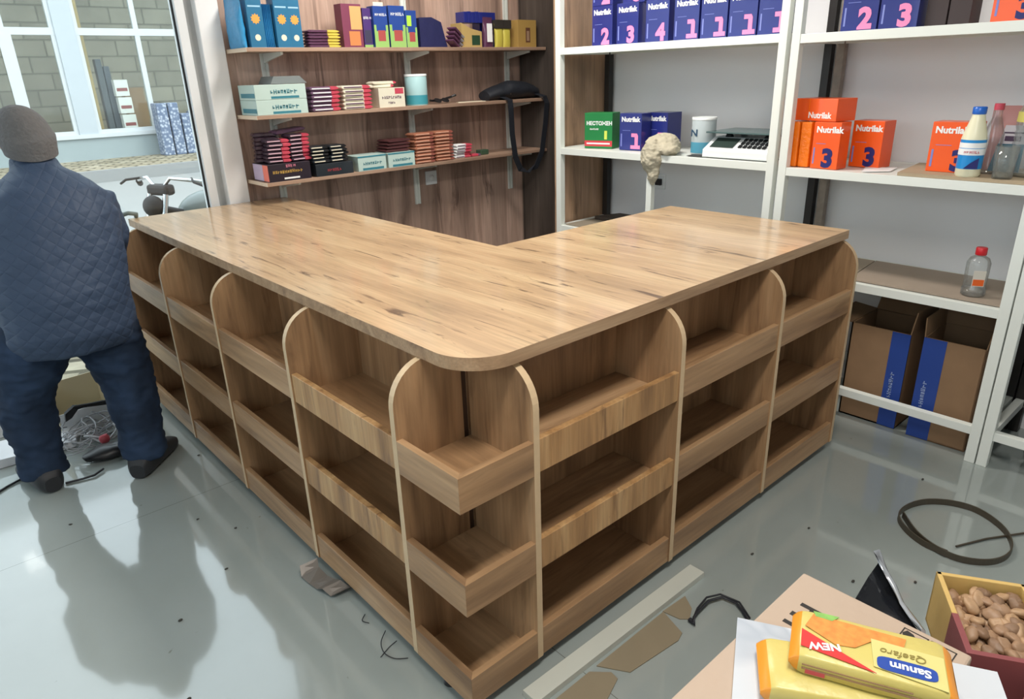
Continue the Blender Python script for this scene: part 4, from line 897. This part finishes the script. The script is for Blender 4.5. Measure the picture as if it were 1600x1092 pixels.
# quilted jacket
jk = MB()
jk.rings([oval(V(-.34, 1.955, .56), .205, .165), oval(V(-.335, 1.95, .63), .225, .18), oval(V(-.33, 1.965, .76), .225, .175, 0, -.1), oval(V(-.315, 2.01, .90), .235, .17, 0, -.25), oval(V(-.30, 2.05, 1.0), .235, .165, 0, -.35), oval(V(-.295, 2.09, 1.08), .215, .15, 0, -.45), oval(V(-.29, 2.13, 1.145), .15, .115, 0, -.5), oval(V(-.287, 2.16, 1.19), .085, .085, 0, -.5), oval(V(-.287, 2.185, 1.235), .078, .078, 0, -.4)])
for sx_ in (-1, 1):
    A_ = ARM[sx_]; jk.tube([V(*(A_[0][0] * .92 - .026, A_[0][1], A_[0][2] - .01)), V(*A_[0][:3])] + [V(*p[:3]) for p in A_[1:]], [.085, .088, .082, .072, .052], 18)
remeshed(jk, 'jacket', quilt(), pe, .010, 6, .006, 8)
# beanie
M_KNIT = plain('grey_knit', '#696868', .9, var=.15, vscale=60, bump=.6, bscale=90)
R = [oval(V(-.284, 2.175, 1.255), .088, .103, 0, .25), oval(V(-.284, 2.18, 1.30), .093, .109, 0, .2), oval(V(-.284, 2.185, 1.325), .093, .109, 0, .18), oval(V(-.285, 2.187, 1.33), .088, .105, 0, .15), oval(V(-.288, 2.19, 1.365), .083, .10, 0, .1), oval(V(-.292, 2.19, 1.40), .064, .08), oval(V(-.296, 2.185, 1.420), .038, .048), oval(V(-.298, 2.18, 1.427), .012, .014)]
R.insert(2, oval(V(-.284, 2.184, 1.318), .096, .112, 0, .18))
cp = MB().rings(R).jitter(.004, 22).build('knit_cap', M_KNIT, pe, sub=1)
M_SHOE = plain('dark_shoe', '#26282c', .55)
for sx_ in (-1, 1):
    ax, ay = (-.555, 2.02) if sx_ < 0 else (-.22, 1.865); ang = math.radians(100 if sx_ < 0 else 48)
    sh = MB(); prof = [(-.08, .030, .060), (-.065, .050, .095), (0, .054, .105), (.06, .055, .085), (.12, .059, .070), (.175, .054, .055), (.21, .032, .036)]
    R = []
    for (s_, hw, hh) in prof: R.append([(s_, hw * math.copysign(abs(math.cos(a)) ** .7, math.cos(a)), .004 + hh / 2 + hh / 2 * math.copysign(abs(math.sin(a)) ** .6, math.sin(a))) for a in [2 * PI * j / 16 for j in range(16)]])
    sh.rings(R); sh.xf(Matrix.Translation(V(ax, ay, 0)) @ Matrix.Rotation(ang, 4, 'Z')).build('shoe', M_SHOE, pe, sub=1)

# ================================================================== THINGS ON THE FLOOR BY THE WINDOW
M_WIRE = plain('grey_wire', '#9a9ca0', .4); M_WIREB = plain('black_cable', '#22242a', .5)
def loops(cx, cy, cz, n, R_, spread, rad, seed, mat, name, label, flat=.35):
    rnd = random.Random(seed); path = []
    for i in range(n * 14):
        a = 2 * PI * i / 14; k = i / (n * 14)
        path.append((cx + (R_ + spread * math.sin(k * 37 + seed)) * math.cos(a) + spread * .6 * math.sin(k * 19), cy + (R_ + spread * math.cos(k * 23)) * math.sin(a), max(rad, cz + flat * R_ * math.sin(a * 1 + k * 15) * .6 + flat * R_ * .5)))
    o = MB().tube(path, rad, 6).build(name, mat); return tag(o, label, 'wire')
loops(-.325, 2.33, .03, 9, .075, .035, .0028, 3, M_WIRE, 'wire_coil', 'tangled coil of thin grey wire on the floor between the person\'s legs', .8)
loops(-.36, 2.27, .012, 5, .07, .03, .0022, 8, M_WIRE, 'wire_coil', 'looser grey wire loops spilling left of the tangled coil', .5)
loops(-.285, 2.26, .03, 2, .06, .01, .0045, 5, plain('pale_cable', '#c4c6ca', .4), 'pale_cable', 'thicker pale cable loop in front of the tangled coil', .5)
o = MB().ball((0, 0, .028), (.11, .06, .028), 20, 12).jitter(.008, 25).build('tool_bag', M_BLACK); o.location = (-.295, 2.10, 0); tag(o, 'flat black tool pouch on the floor in front of the wire coil', 'pouch')
o = MB().ball((0, 0, .02), (.022, .02, .02), 14, 10).jitter(.005, 60).build('red_connector', plain('red_plastic', '#c0525c', .5)); o.location = (-.30, 2.19, .028); tag(o, 'small red piece among the grey wires', 'connector')
t = thing('open_white_box', 'open pale carton standing by the shop window behind the wires', 'carton', (-.33, 2.50, .002), .1)
MB().box(-.10, .13, -.085, .085, 0, .005).box(-.10, -.095, -.085, .085, 0, .22).box(.125, .13, -.085, .085, 0, .20).box(-.10, .13, .08, .085, 0, .22).build('carton', plain('cream_carton_paper', '#dccfae', .6), t); MB().box(-.10, .13, -.085, -.08, 0, .12).build('front_wall', M_WHITE, t)
o = MB().prism([(-.17, -.1), (.13, -.12), (.17, .06), (-.14, .1)], 0, .035, 2).jitter(.012, 9).build('crumpled_film', plain('white_film', '#dfe2e6', .35), bevel=.004); o.location = (-.52, 2.42, .002); tag(o, 'crumpled white packing film on the floor beside the open pale carton', 'film')
o = MB().tube([(-.36, 2.33, .17), (-.31, 2.33, .165), (-.25, 2.335, .155), (-.19, 2.34, .14)], [.012, .009, .012, .008]).prism([(-.405, .12), (-.40, .155), (-.36, .18), (-.345, .165), (-.38, .13)], 2.32, 2.345, 1).build('cutting_pliers', M_RUB); tag(o, 'dark pliers lying on the wire tangle', 'pliers')
for k, (lab, path) in enumerate((('black cable on the floor left of the person, upper one', [(-.95, 2.28, .005), (-.75, 2.36, .005), (-.62, 2.42, .006), (-.50, 2.47, .006)]),
                  ('black cable on the floor left of the person, lower one', [(-1.0, 1.9, .005), (-.8, 2.03, .005), (-.68, 2.12, .005), (-.60, 2.16, .006)]),
                  ('short frayed black cable end between the shoes', [(-.50, 1.98, .005), (-.44, 1.965, .006), (-.40, 1.96, .008), (-.36, 1.985, .01)]))):
    tag(MB().tube(path, .0045, 6).build('cable', M_WIREB), lab, 'cable')
# cable lying on the counter end
o = MB().tube([(.06, 2.60, .915), (.07, 2.585, .925), (.085, 2.57, .93), (.12, 2.575, .92), (.12, 2.59, .906)], .010, 8).build('grey_hose', plain('grey_green_hose', '#6f7a76', .5)); tag(o, 'short grey hose bent over the far end of the worktop', 'hose')

# ================================================================== DEBRIS AROUND THE COUNTER
o = bx('white_plank', plain('white_batten', '#c2c4ba', .5), (0, .712, -.052, 0, 0, .02), bevel=.001); o.location = (.133, -.034, 0); o.rotation_euler = (0, 0, -.012); tag(o, 'long white batten on the floor along the right arm of the counter', 'batten')
def flatpiece(name, label, cat, pts, mat, z=.0005, th=.003, amp=.0):
    m = MB().prism(pts, z, z + th, 2)
    return tag(m.build(name, mat), label, cat)
M_SCR = plain('brown_grey_card', '#8a7d66', .8, var=.1)
flatpiece('cardboard_scrap', 'larger brown cardboard scrap beside the white batten', 'scrap', [(.63, -.10), (.60, -.187), (.57, -.196), (.387, -.175), (.339, -.10)], M_SCR)
flatpiece('cardboard_scrap', 'smaller brown cardboard scrap beside the batten, nearer the corner', 'scrap', [(.17, -.10), (.31, -.10), (.351, -.141), (.347, -.166), (.25, -.20), (.15, -.2)], M_SCR)
flatpiece('cardboard_scrap', 'thin torn cardboard strip beside the black twisted cable', 'scrap', [(.63, -.098), (.73, -.105), (.70, -.15), (.66, -.17), (.64, -.15)], M_SCR)
o = MB().tube([(.654, -.175, .008), (.646, -.195, .009), (.665, -.18, .012), (.692, -.175, .012), (.752, -.172, .014), (.797, -.19, .012), (.805, -.23, .01), (.79, -.26, .01), (.765, -.295, .009)], [.008, .006, .004, .004, .004, .004, .004, .004, .004], 6).tube([(.65, -.185, .01), (.70, -.168, .015), (.755, -.162, .018), (.80, -.18, .014), (.815, -.235, .01), (.78, -.29, .009)], .003, 6).build('twisted_cable', M_WIREB); tag(o, 'black twisted cable on the floor between batten and pale carton', 'cable')
# edge-band coil
M_BAND = plain('edge_band_strip', '#453e32', .45)
cc = [(1.574, -.437), (1.66, -.405), (1.74, -.424), (1.79, -.465), (1.80, -.52), (1.77, -.60), (1.73, -.65), (1.671, -.687), (1.62, -.698), (1.57, -.688), (1.507, -.645), (1.471, -.574), (1.462, -.53), (1.476, -.47), (1.513, -.41)]
def smooth(pts, n=6):
    out = []; P_ = [Vector(p) for p in pts]
    for i in range(len(P_) - 1):
        p0, p1, p2, p3 = P_[max(i - 1, 0)], P_[i], P_[i + 1], P_[min(i + 2, len(P_) - 1)]
        for k in range(n):
            t = k / n; out.append(.5 * ((2 * p1) + (-p0 + p2) * t + (2 * p0 - 5 * p1 + 4 * p2 - p3) * t * t + (-p0 + 3 * p1 - 3 * p2 + p3) * t ** 3))
    out.append(P_[-1]); return out
path = smooth([(1.600, -.392, .012), (1.52, -.462, .014), (1.478, -.53, .016), (1.475, -.60, .013), (1.515, -.665, .012), (1.58, -.70, .011), (1.66, -.70, .011), (1.745, -.655, .012), (1.80, -.57, .013), (1.795, -.49, .012), (1.74, -.42, .012), (1.66, -.385, .012), (1.58, -.385, .012), (1.52, -.43, .012), (1.482, -.50, .012), (1.48, -.57, .012)])
m = MB(); R = []
for i, p in enumerate(path):
    t_ = (path[min(i + 1, len(path) - 1)] - path[max(i - 1, 0)]).normalized(); n_ = Vector((-t_.y, t_.x, 0)).normalized()
    R.append([p + n_ * a * .0022 + Vector((0, 0, b_ * .011)) for a, b_ in ((-1, -1), (1, -1), (1, 1), (-1, 1))])
m.rings(R); m.sm = [False] * len(m.sm)
tag(m.build('edge_band_coil', M_BAND), 'dark brown loop of edge banding on the floor at the right', 'strip')
tag(MB().tube([(1.55, -.575, .004), (1.66, -.63, .006), (1.78, -.705, .006), (1.92, -.76, .005)], .0035, 6).build('thin_rod', M_BAND), 'thin dark strip running from inside the coil to the right edge', 'strip')
# crumpled metal-tape scrap at the counter foot
m = MB(); R = []
for i, (x, y, zz) in enumerate(((-.035, .80, .03), (-.045, .775, .008), (-.04, .73, .004), (-.035, .69, .006), (-.03, .66, .022), (-.02, .63, .006), (-.01, .615, .018))):
    R.append([(x - .028, y + .006, zz), (x + .03, y - .002, zz + .004 + .006 * (i % 2)), (x + .03, y - .002, zz + .0055 + .006 * (i % 2)), (x - .028, y + .006, zz + .0015)])
m.rings(R); m.sm = [False] * len(m.sm); tag(m.build('foil_scrap', plain('grey_tape_scrap', '#78716a', .4, metal=.2)), 'crumpled grey scrap at the foot of the left counter arm', 'scrap')
for k, (lab, pth) in enumerate((('thin dark wire curl near the front corner, left loop', [(-.002, .40, .004), (-.035, .37, .006), (-.05, .33, .006), (-.04, .295, .004), (-.012, .27, .004)]),
                  ('thin dark wire curl near the front corner, crossing piece', [(.0, .345, .004), (-.03, .335, .009), (-.065, .325, .004)]),
                  ('thin dark wire bit further along the left counter arm', [(-.01, .50, .003), (-.03, .48, .005), (-.02, .46, .003)]))):
    tag(MB().tube(smooth([Vector(p) for p in pth]), .0014, 5).build('wire_bit', M_WIREB), lab, 'wire')
rnd = random.Random(5)
spots = [(-.42, .86), (-.23, 1.0), (-.5, .55), (-.03, 1.83), (-.12, 1.2), (.62, -.32), (1.15, -.42), (1.31, -.2), (1.05, -.14), (1.28, -.55), (1.9, -.35), (-.55, 1.65), (-.2, 1.35)]
crumbs = ['left floor']
o = None
for i, (x, y) in enumerate(spots):
    c = MB().ball((0, 0, .003), (.006, .004, .003), 8, 6).jitter(.002, 90, seed=i).build('debris_crumb', plain('dark_crumb', '#3c3a36', .8)); c.location = (x, y, 0)
    if y > .3: tag(c, 'dark crumb of debris on the pale floor left of the counter', 'debris', 'debris crumbs left of the counter')
    else: tag(c, 'dark crumb of debris on the floor right of the counter', 'debris', 'debris crumbs right of the counter')
# wiring on the bottom of the counter interior (blue bag behind the counter)
o = MB().ball((0, 0, .12), (.14, .10, .12), 20, 14).jitter(.02, 9).build('blue_bag', plain('blue_bag_plastic', '#1d4a70', .4)); o.location = (1.35, 1.75, .45); o.location.z = 0; o.scale = (1, 1, 1.6); tag(o, 'blue plastic bag on the floor inside the L of the counter', 'bag')

# ================================================================== FOREGROUND: CARTON, MARBLE SHEET, WAFERS
CX0, CX1, CY0, CY1, CZ = -.34, .282, -.885, -.622, .648
ca = thing('large_carton', 'tall pale cardboard carton in the bottom right foreground', 'carton', ((CX0 + CX1) / 2, (CY0 + CY1) / 2, 0), .0)
a, b_ = (CX1 - CX0) / 2, (CY1 - CY0) / 2
MB().box(-a, a, -b_, b_, 0, CZ).build('carton', M_CARDL, ca, .004)
M_INK = plain('black_ink', '#26221f', .7)
def top(x, y): return (x - (CX0 + CX1) / 2, y - (CY0 + CY1) / 2, CZ + .0006)
# symbols panel: a framed pair of handling marks
fx0, fx1, fy0, fy1 = .243, .270, -.868, -.793
m = MB(); lw = .0018
def rect(x0, x1, y0, y1): m.box(top(x0, 0)[0], top(x1, 0)[0], top(0, y0)[1], top(0, y1)[1], CZ, CZ + .0006)
for (y0, y1) in ((fy0, -.832), (-.829, fy1)):
    rect(fx0, fx1, y0, y0 + lw); rect(fx0, fx1, y1 - lw, y1); rect(fx0, fx0 + lw, y0, y1); rect(fx1 - lw, fx1, y0, y1)
m.build('handling_frame', M_INK, ca)
g = MB()
g.prism([(0, -.006), (.010, -.009), (.014, 0), (.010, .009), (0, .006), (-.004, .0015), (-.010, .0015), (-.010, .005), (-.012, .005), (-.012, -.005), (-.010, -.005), (-.010, -.0015), (-.004, -.0015)], CZ, CZ + .0007, 2)
gg = g.build('glass_symbol', M_INK, ca); gg.location = top(.257, -.809)[:2] + (0,); gg.rotation_euler = (0, 0, PI / 2)
g = MB().box(-.010, .010, -.001, .001, CZ, CZ + .0007).box(-.001, .001, -.010, .010, CZ, CZ + .0007); g.xf(Matrix.Rotation(PI / 4, 4, 'Z')); g.prism([(-.006, -.010), (.006, -.010), (0, -.002)], CZ, CZ + .0007, 2)
gg = g.build('cross_symbol', M_INK, ca); gg.location = top(.257, -.849)[:2] + (0,)
m = MB()
for (x0, x1, y0, y1) in ((.200, .208, -.700, -.657), (.180, .2005, -.682, -.674), (.169, .179, -.668, -.655), (.146, .154, -.690, -.655), (.178, .184, -.694, -.672)): rect(x0, x1, y0, y1)
m.build('lettering', M_INK, ca)
# marbled sheet
def marble():
    m, nt, b = nmat('marble_print'); N = nt.nodes.new; L = nt.links.new
    tc = N('ShaderNodeTexCoord'); n = N('ShaderNodeTexNoise'); n.inputs['Scale'].default_value = 3.5; n.inputs['Detail'].default_value = 3; n.inputs['Distortion'].default_value = .6; L(tc.outputs['Object'], n.inputs['Vector'])
    r_ = N('ShaderNodeValToRGB'); e = r_.color_ramp.elements; e[0].position = .45; e[0].color = lin('#c4c9cf') + (1,); e[1].position = .52; e[1].color = lin('#c4c9cf') + (1,); q = e.new(.5); q.color = lin('#a9b0ba') + (1,)
    L(n.outputs['Fac'], r_.inputs[0]); L(r_.outputs[0], b.inputs['Base Color']); b.inputs['Roughness'].default_value = .12; return m
ms = MB().prism([(.092, -.607), (.262, -.920), (-.02, -1.075), (-.19, -.762)], CZ + .001, CZ + .010, 2).build('marble_board', marble(), bevel=.001); tag(ms, 'pale marble patterned board lying on the pale carton', 'board')
# wafer packets
WZ = CZ + .0105
def wafer(label, loc, rz, w_=.185, d=.095, h=.032, seed=0):
    t = thing('wafer_packet', label, 'packet', loc, rz)
    m = MB(); R = []
    for i, f in enumerate((-.5, -.47, -.44, -.40, -.2, 0, .2, .40, .44, .47, .5)):
        k_ = min(1, (.5 - abs(f)) / .08); tt = h * (.12 + .88 * k_ ** .6); ww = d * (1 - .04 * (1 - k_))
        R.append([(f * (w_ + .02), y * ww / 2, h / 2 + zz * tt / 2) for (y, zz) in ((-1, -.85), (-.93, -1), (0, -1.0), (.93, -1), (1, -.85), (1, .85), (.93, 1), (0, 1.02), (-.93, 1), (-1, .85))])
    m.rings(R)
    for i, f in enumerate(m.f):
        c = sum(m.v[j][0] for j in f) / len(f)
        if abs(c) > w_ * .485: m.mi[i] = 1
    m.jitter(.0012, 45, seed=seed)
    m.build('wrapper', [plain('wafer_yellow', '#c8b96a', .35, var=.08, bump=.15), plain('wafer_orange_end', '#e09230', .3)], t)
    return t
def on_top(t, nm, mat, pts, h, lift=.0006):
    return MB().prism(pts, h + .0007, h + .0007 + lift, 2).build(nm, mat, t)
# in the packet's own frame +X is the right of the print when read upright; the packets lie upside down to the camera
w1 = wafer('topmost yellow wafer packet with red NEW flash and blue badge', (.103, -.800, WZ + .0335), 0)
hh = .0325
# frame of the top packet: corners a,b (far side) and c,d (near side)
ang = math.atan2(-.869 + .695, .196 - .117)
w1.rotation_euler = (0, 0, ang + PI)
on_top(w1, 'biscuit_print', plain('biscuit_orange', '#e08a44', .4, var=.5, vscale=90), [(-.045, -.034), (.075, -.040), (.085, -.012), (.045, .012), (.02, .008), (.0, -.012), (-.04, -.012)], hh)
on_top(w1, 'leaf_print', plain('leaf_green', '#7fae5a', .4, var=.4, vscale=60), [(.04, -.046), (.075, -.046), (.072, -.036), (.05, -.034)], hh, .0008)
on_top(w1, 'new_flash', plain('flash_red', '#d83a3a', .35), [(.089, -.004), (.089, .030), (-.005, .046), (.03, .028)], hh, .001)
on_top(w1, 'cream_panel', plain('panel_cream', '#cdc47e', .35), [(-.088, -.014), (.0, -.018), (-.002, .034), (-.088, .046)], hh, .0008)
# side print strips
MB().box(-.08, .085, .0478, .0488, .010, .013).box(-.05, .085, .0478, .0488, .017, .019).build('side_print', M_CARD, w1); MB().box(.055, .08, .0478, .049, .004, .011).build('side_mark', M_REDW, w1)
bd_ = [(-.042 + .036 * math.copysign(abs(math.cos(q)) ** .4, math.cos(q)), .024 + .0125 * math.copysign(abs(math.sin(q)) ** .5, math.sin(q))) for q in [2 * PI * j / 28 for j in range(28)]]
on_top(w1, 'badge', plain('badge_blue', '#2c4a9c', .3), bd_, hh, .0018)
t_ = text('lettering', 'Sanum', .0185, (-.070, .0195, hh + .0032), M_WPRINT, w1, face='top', bold=.0005)
t_ = text('lettering', 'Qaefaro', .017, (-.068, -.004, hh + .0022), plain('brown_ink', '#8a7a3c', .5), w1, face='top', shear=.2)
t_ = text('lettering', 'NEW', .018, (.040, .012, hh + .0025), M_WPRINT, w1, face='top', bold=.0006, rot=.25)
w2 = wafer('yellow wafer packet under the topmost one, left end showing', (.065, -.775, WZ), ang + PI + .16, seed=4)
w3 = wafer('lowest near wafer packet with orange end at the bottom edge', (-.02, -.935, WZ), ang + PI - .35, seed=9)

# ---- nut crate
M_PINE = plain('pine_box', '#cfae6a', .6, var=.12, vscale=25); M_MAR = plain('maroon_paper', '#8a4a4c', .6)
cr = thing('nut_crate', 'small pine crate with maroon paper trim full of brown nuts', 'crate', (.660, -.850, .33), .54)
ex, ey, hz = .118, .082, .13
MB().box(-ex, ex, -ey, ey, 0, .008).box(-ex, -ex + .01, -ey, ey, 0, hz).box(ex - .01, ex, -ey, ey, 0, hz).box(-ex, ex, -ey, -ey + .01, 0, hz).box(-ex, ex, ey - .01, ey, 0, hz).build('box', M_PINE, cr, .0015)
MB().box(-ex - .0008, -ex * .1, ey - .0099, ey + .0012, .01, hz + .0008).build('paper_trim', M_MAR, cr); MB().box(-ex - .0012, -ex + .0099, -ey + .002, ey - .002, .01, hz + .001).build('paper_trim', M_MAR, cr)
o = bx('stool_carton', M_CARD, (.60, .72, -.89, -.81, 0, .3295)); tag(o, 'brown carton standing under the pine nut crate', 'carton')
M_NUT = [plain('nut_brown_%d' % i, c, .5, var=.25, vscale=60) for i, c in enumerate(('#9c7c60', '#84674f', '#ae8d6c'))]
nuts = []
for i in range(3):
    m = MB().ball((0, 0, 0), (.0195, .0135, .0095), 16, 10).jitter(.0035, 90, seed=i * 7)
    nuts.append(m.build('nut', M_NUT[i]))
rnd = random.Random(11); first = [True] * 3
for lay in range(2):
    for i in range(9):
        for j in range(7):
            if lay == 1 and rnd.random() < .4: continue
            k = rnd.randrange(3); c = nuts[k] if first[k] else nuts[k].copy()
            if not first[k]: COL.objects.link(c)
            first[k] = False
            x = -.100 + i * .0247 + rnd.uniform(-.004, .004) + lay * .003; y = -.066 + j * .0215 + rnd.uniform(-.004, .004)
            x *= .86; y *= .82; c.location = (.66 + x * .8577 - y * .5141, -.85 + x * .5141 + y * .8577, .33 + .094 + lay * .017 + rnd.uniform(-.003, .004)); c.rotation_euler = (rnd.uniform(-.7, .7), rnd.uniform(-.7, .7), rnd.uniform(0, 6))
            tag(c, 'lumpy brown nut among the many in the pine crate', 'nut', 'nuts in the pine crate')
# orange dried fruit box corner
fb = thing('fruit_box', 'maroon box of orange dried fruit at the bottom right corner', 'box', (.46, -.985, .33), .0)
MB().box(-.06, .09, -.09, .05, 0, .10).build('box', M_MAR, fb, .002)
for i in range(6):
    for j in range(6):
        c = MB().ball((0, 0, 0), (.013, .012, .008), 12, 8).jitter(.002, 90, seed=i + j * 5).build('dried_fruit', plain('apricot', '#dc9858', .45, var=.2, vscale=50)); c.location = (.415 + i * .023, -1.06 + j * .0225, .33 + .1085); c.rotation_euler = (0, 0, i + j); tag(c, 'orange dried fruit on the maroon box at the corner', 'fruit', 'dried fruit on the maroon box')
o = bx('stool_carton', M_CARD, (.41, .53, -1.06, -.95, 0, .3295)); tag(o, 'brown carton standing under the maroon fruit box', 'carton')
# black bag with silver tip beside the crate
m = MB(); R = []
prof = [(0.0, .46), (.2, .475), (.5, .49), (.8, .495), (1.0, .50)]
lf = [Vector((.46, -.65, 0)), Vector((.46, -.69, 0)), Vector((.46, -.72, 0)), Vector((.46, -.75, 0)), Vector((.46, -.775, 0))]
rt = [Vector((.592, -.645, 0)), Vector((.568, -.68, 0)), Vector((.542, -.715, 0)), Vector((.515, -.745, 0)), Vector((.495, -.775, 0))]
hts = [.515, .49, .475, .468, .462]
for a_, b__, h_ in zip(lf, rt, hts):
    R.append([(a_.x - .02, a_.y + .004, 0), (b__.x - .03, b__.y, 0), (b__.x - .005, b__.y, h_ * .6), (b__.x, b__.y, h_), (b__.x * .6 + a_.x * .4, b__.y, h_ - .012), (a_.x, a_.y, h_ - .03), (a_.x - .012, a_.y + .004, h_ * .6)])
m.rings(R).jitter(.004, 30)
o = m.build('black_bag', plain('black_film', '#15171c', .22, bump=.5, bscale=25)); tag(o, 'black plastic bag standing between the pale carton and the nut crate', 'bag')
MB().rings([[(x - .010, y - .004, z_), (x + .012, y, z_ - .004), (x + .010, y + .004, z_ + .004), (x - .008, y + .004, z_ + .006)] for x, y, z_ in ((.600, -.635, .524), (.585, -.662, .505), (.560, -.690, .492), (.538, -.715, .480), (.520, -.742, .474), (.502, -.768, .470))]).jitter(.009, 45).build('foil_edge', plain('silver_film', '#c0c4ca', .25, metal=.6), o, label='silver crumpled edge')
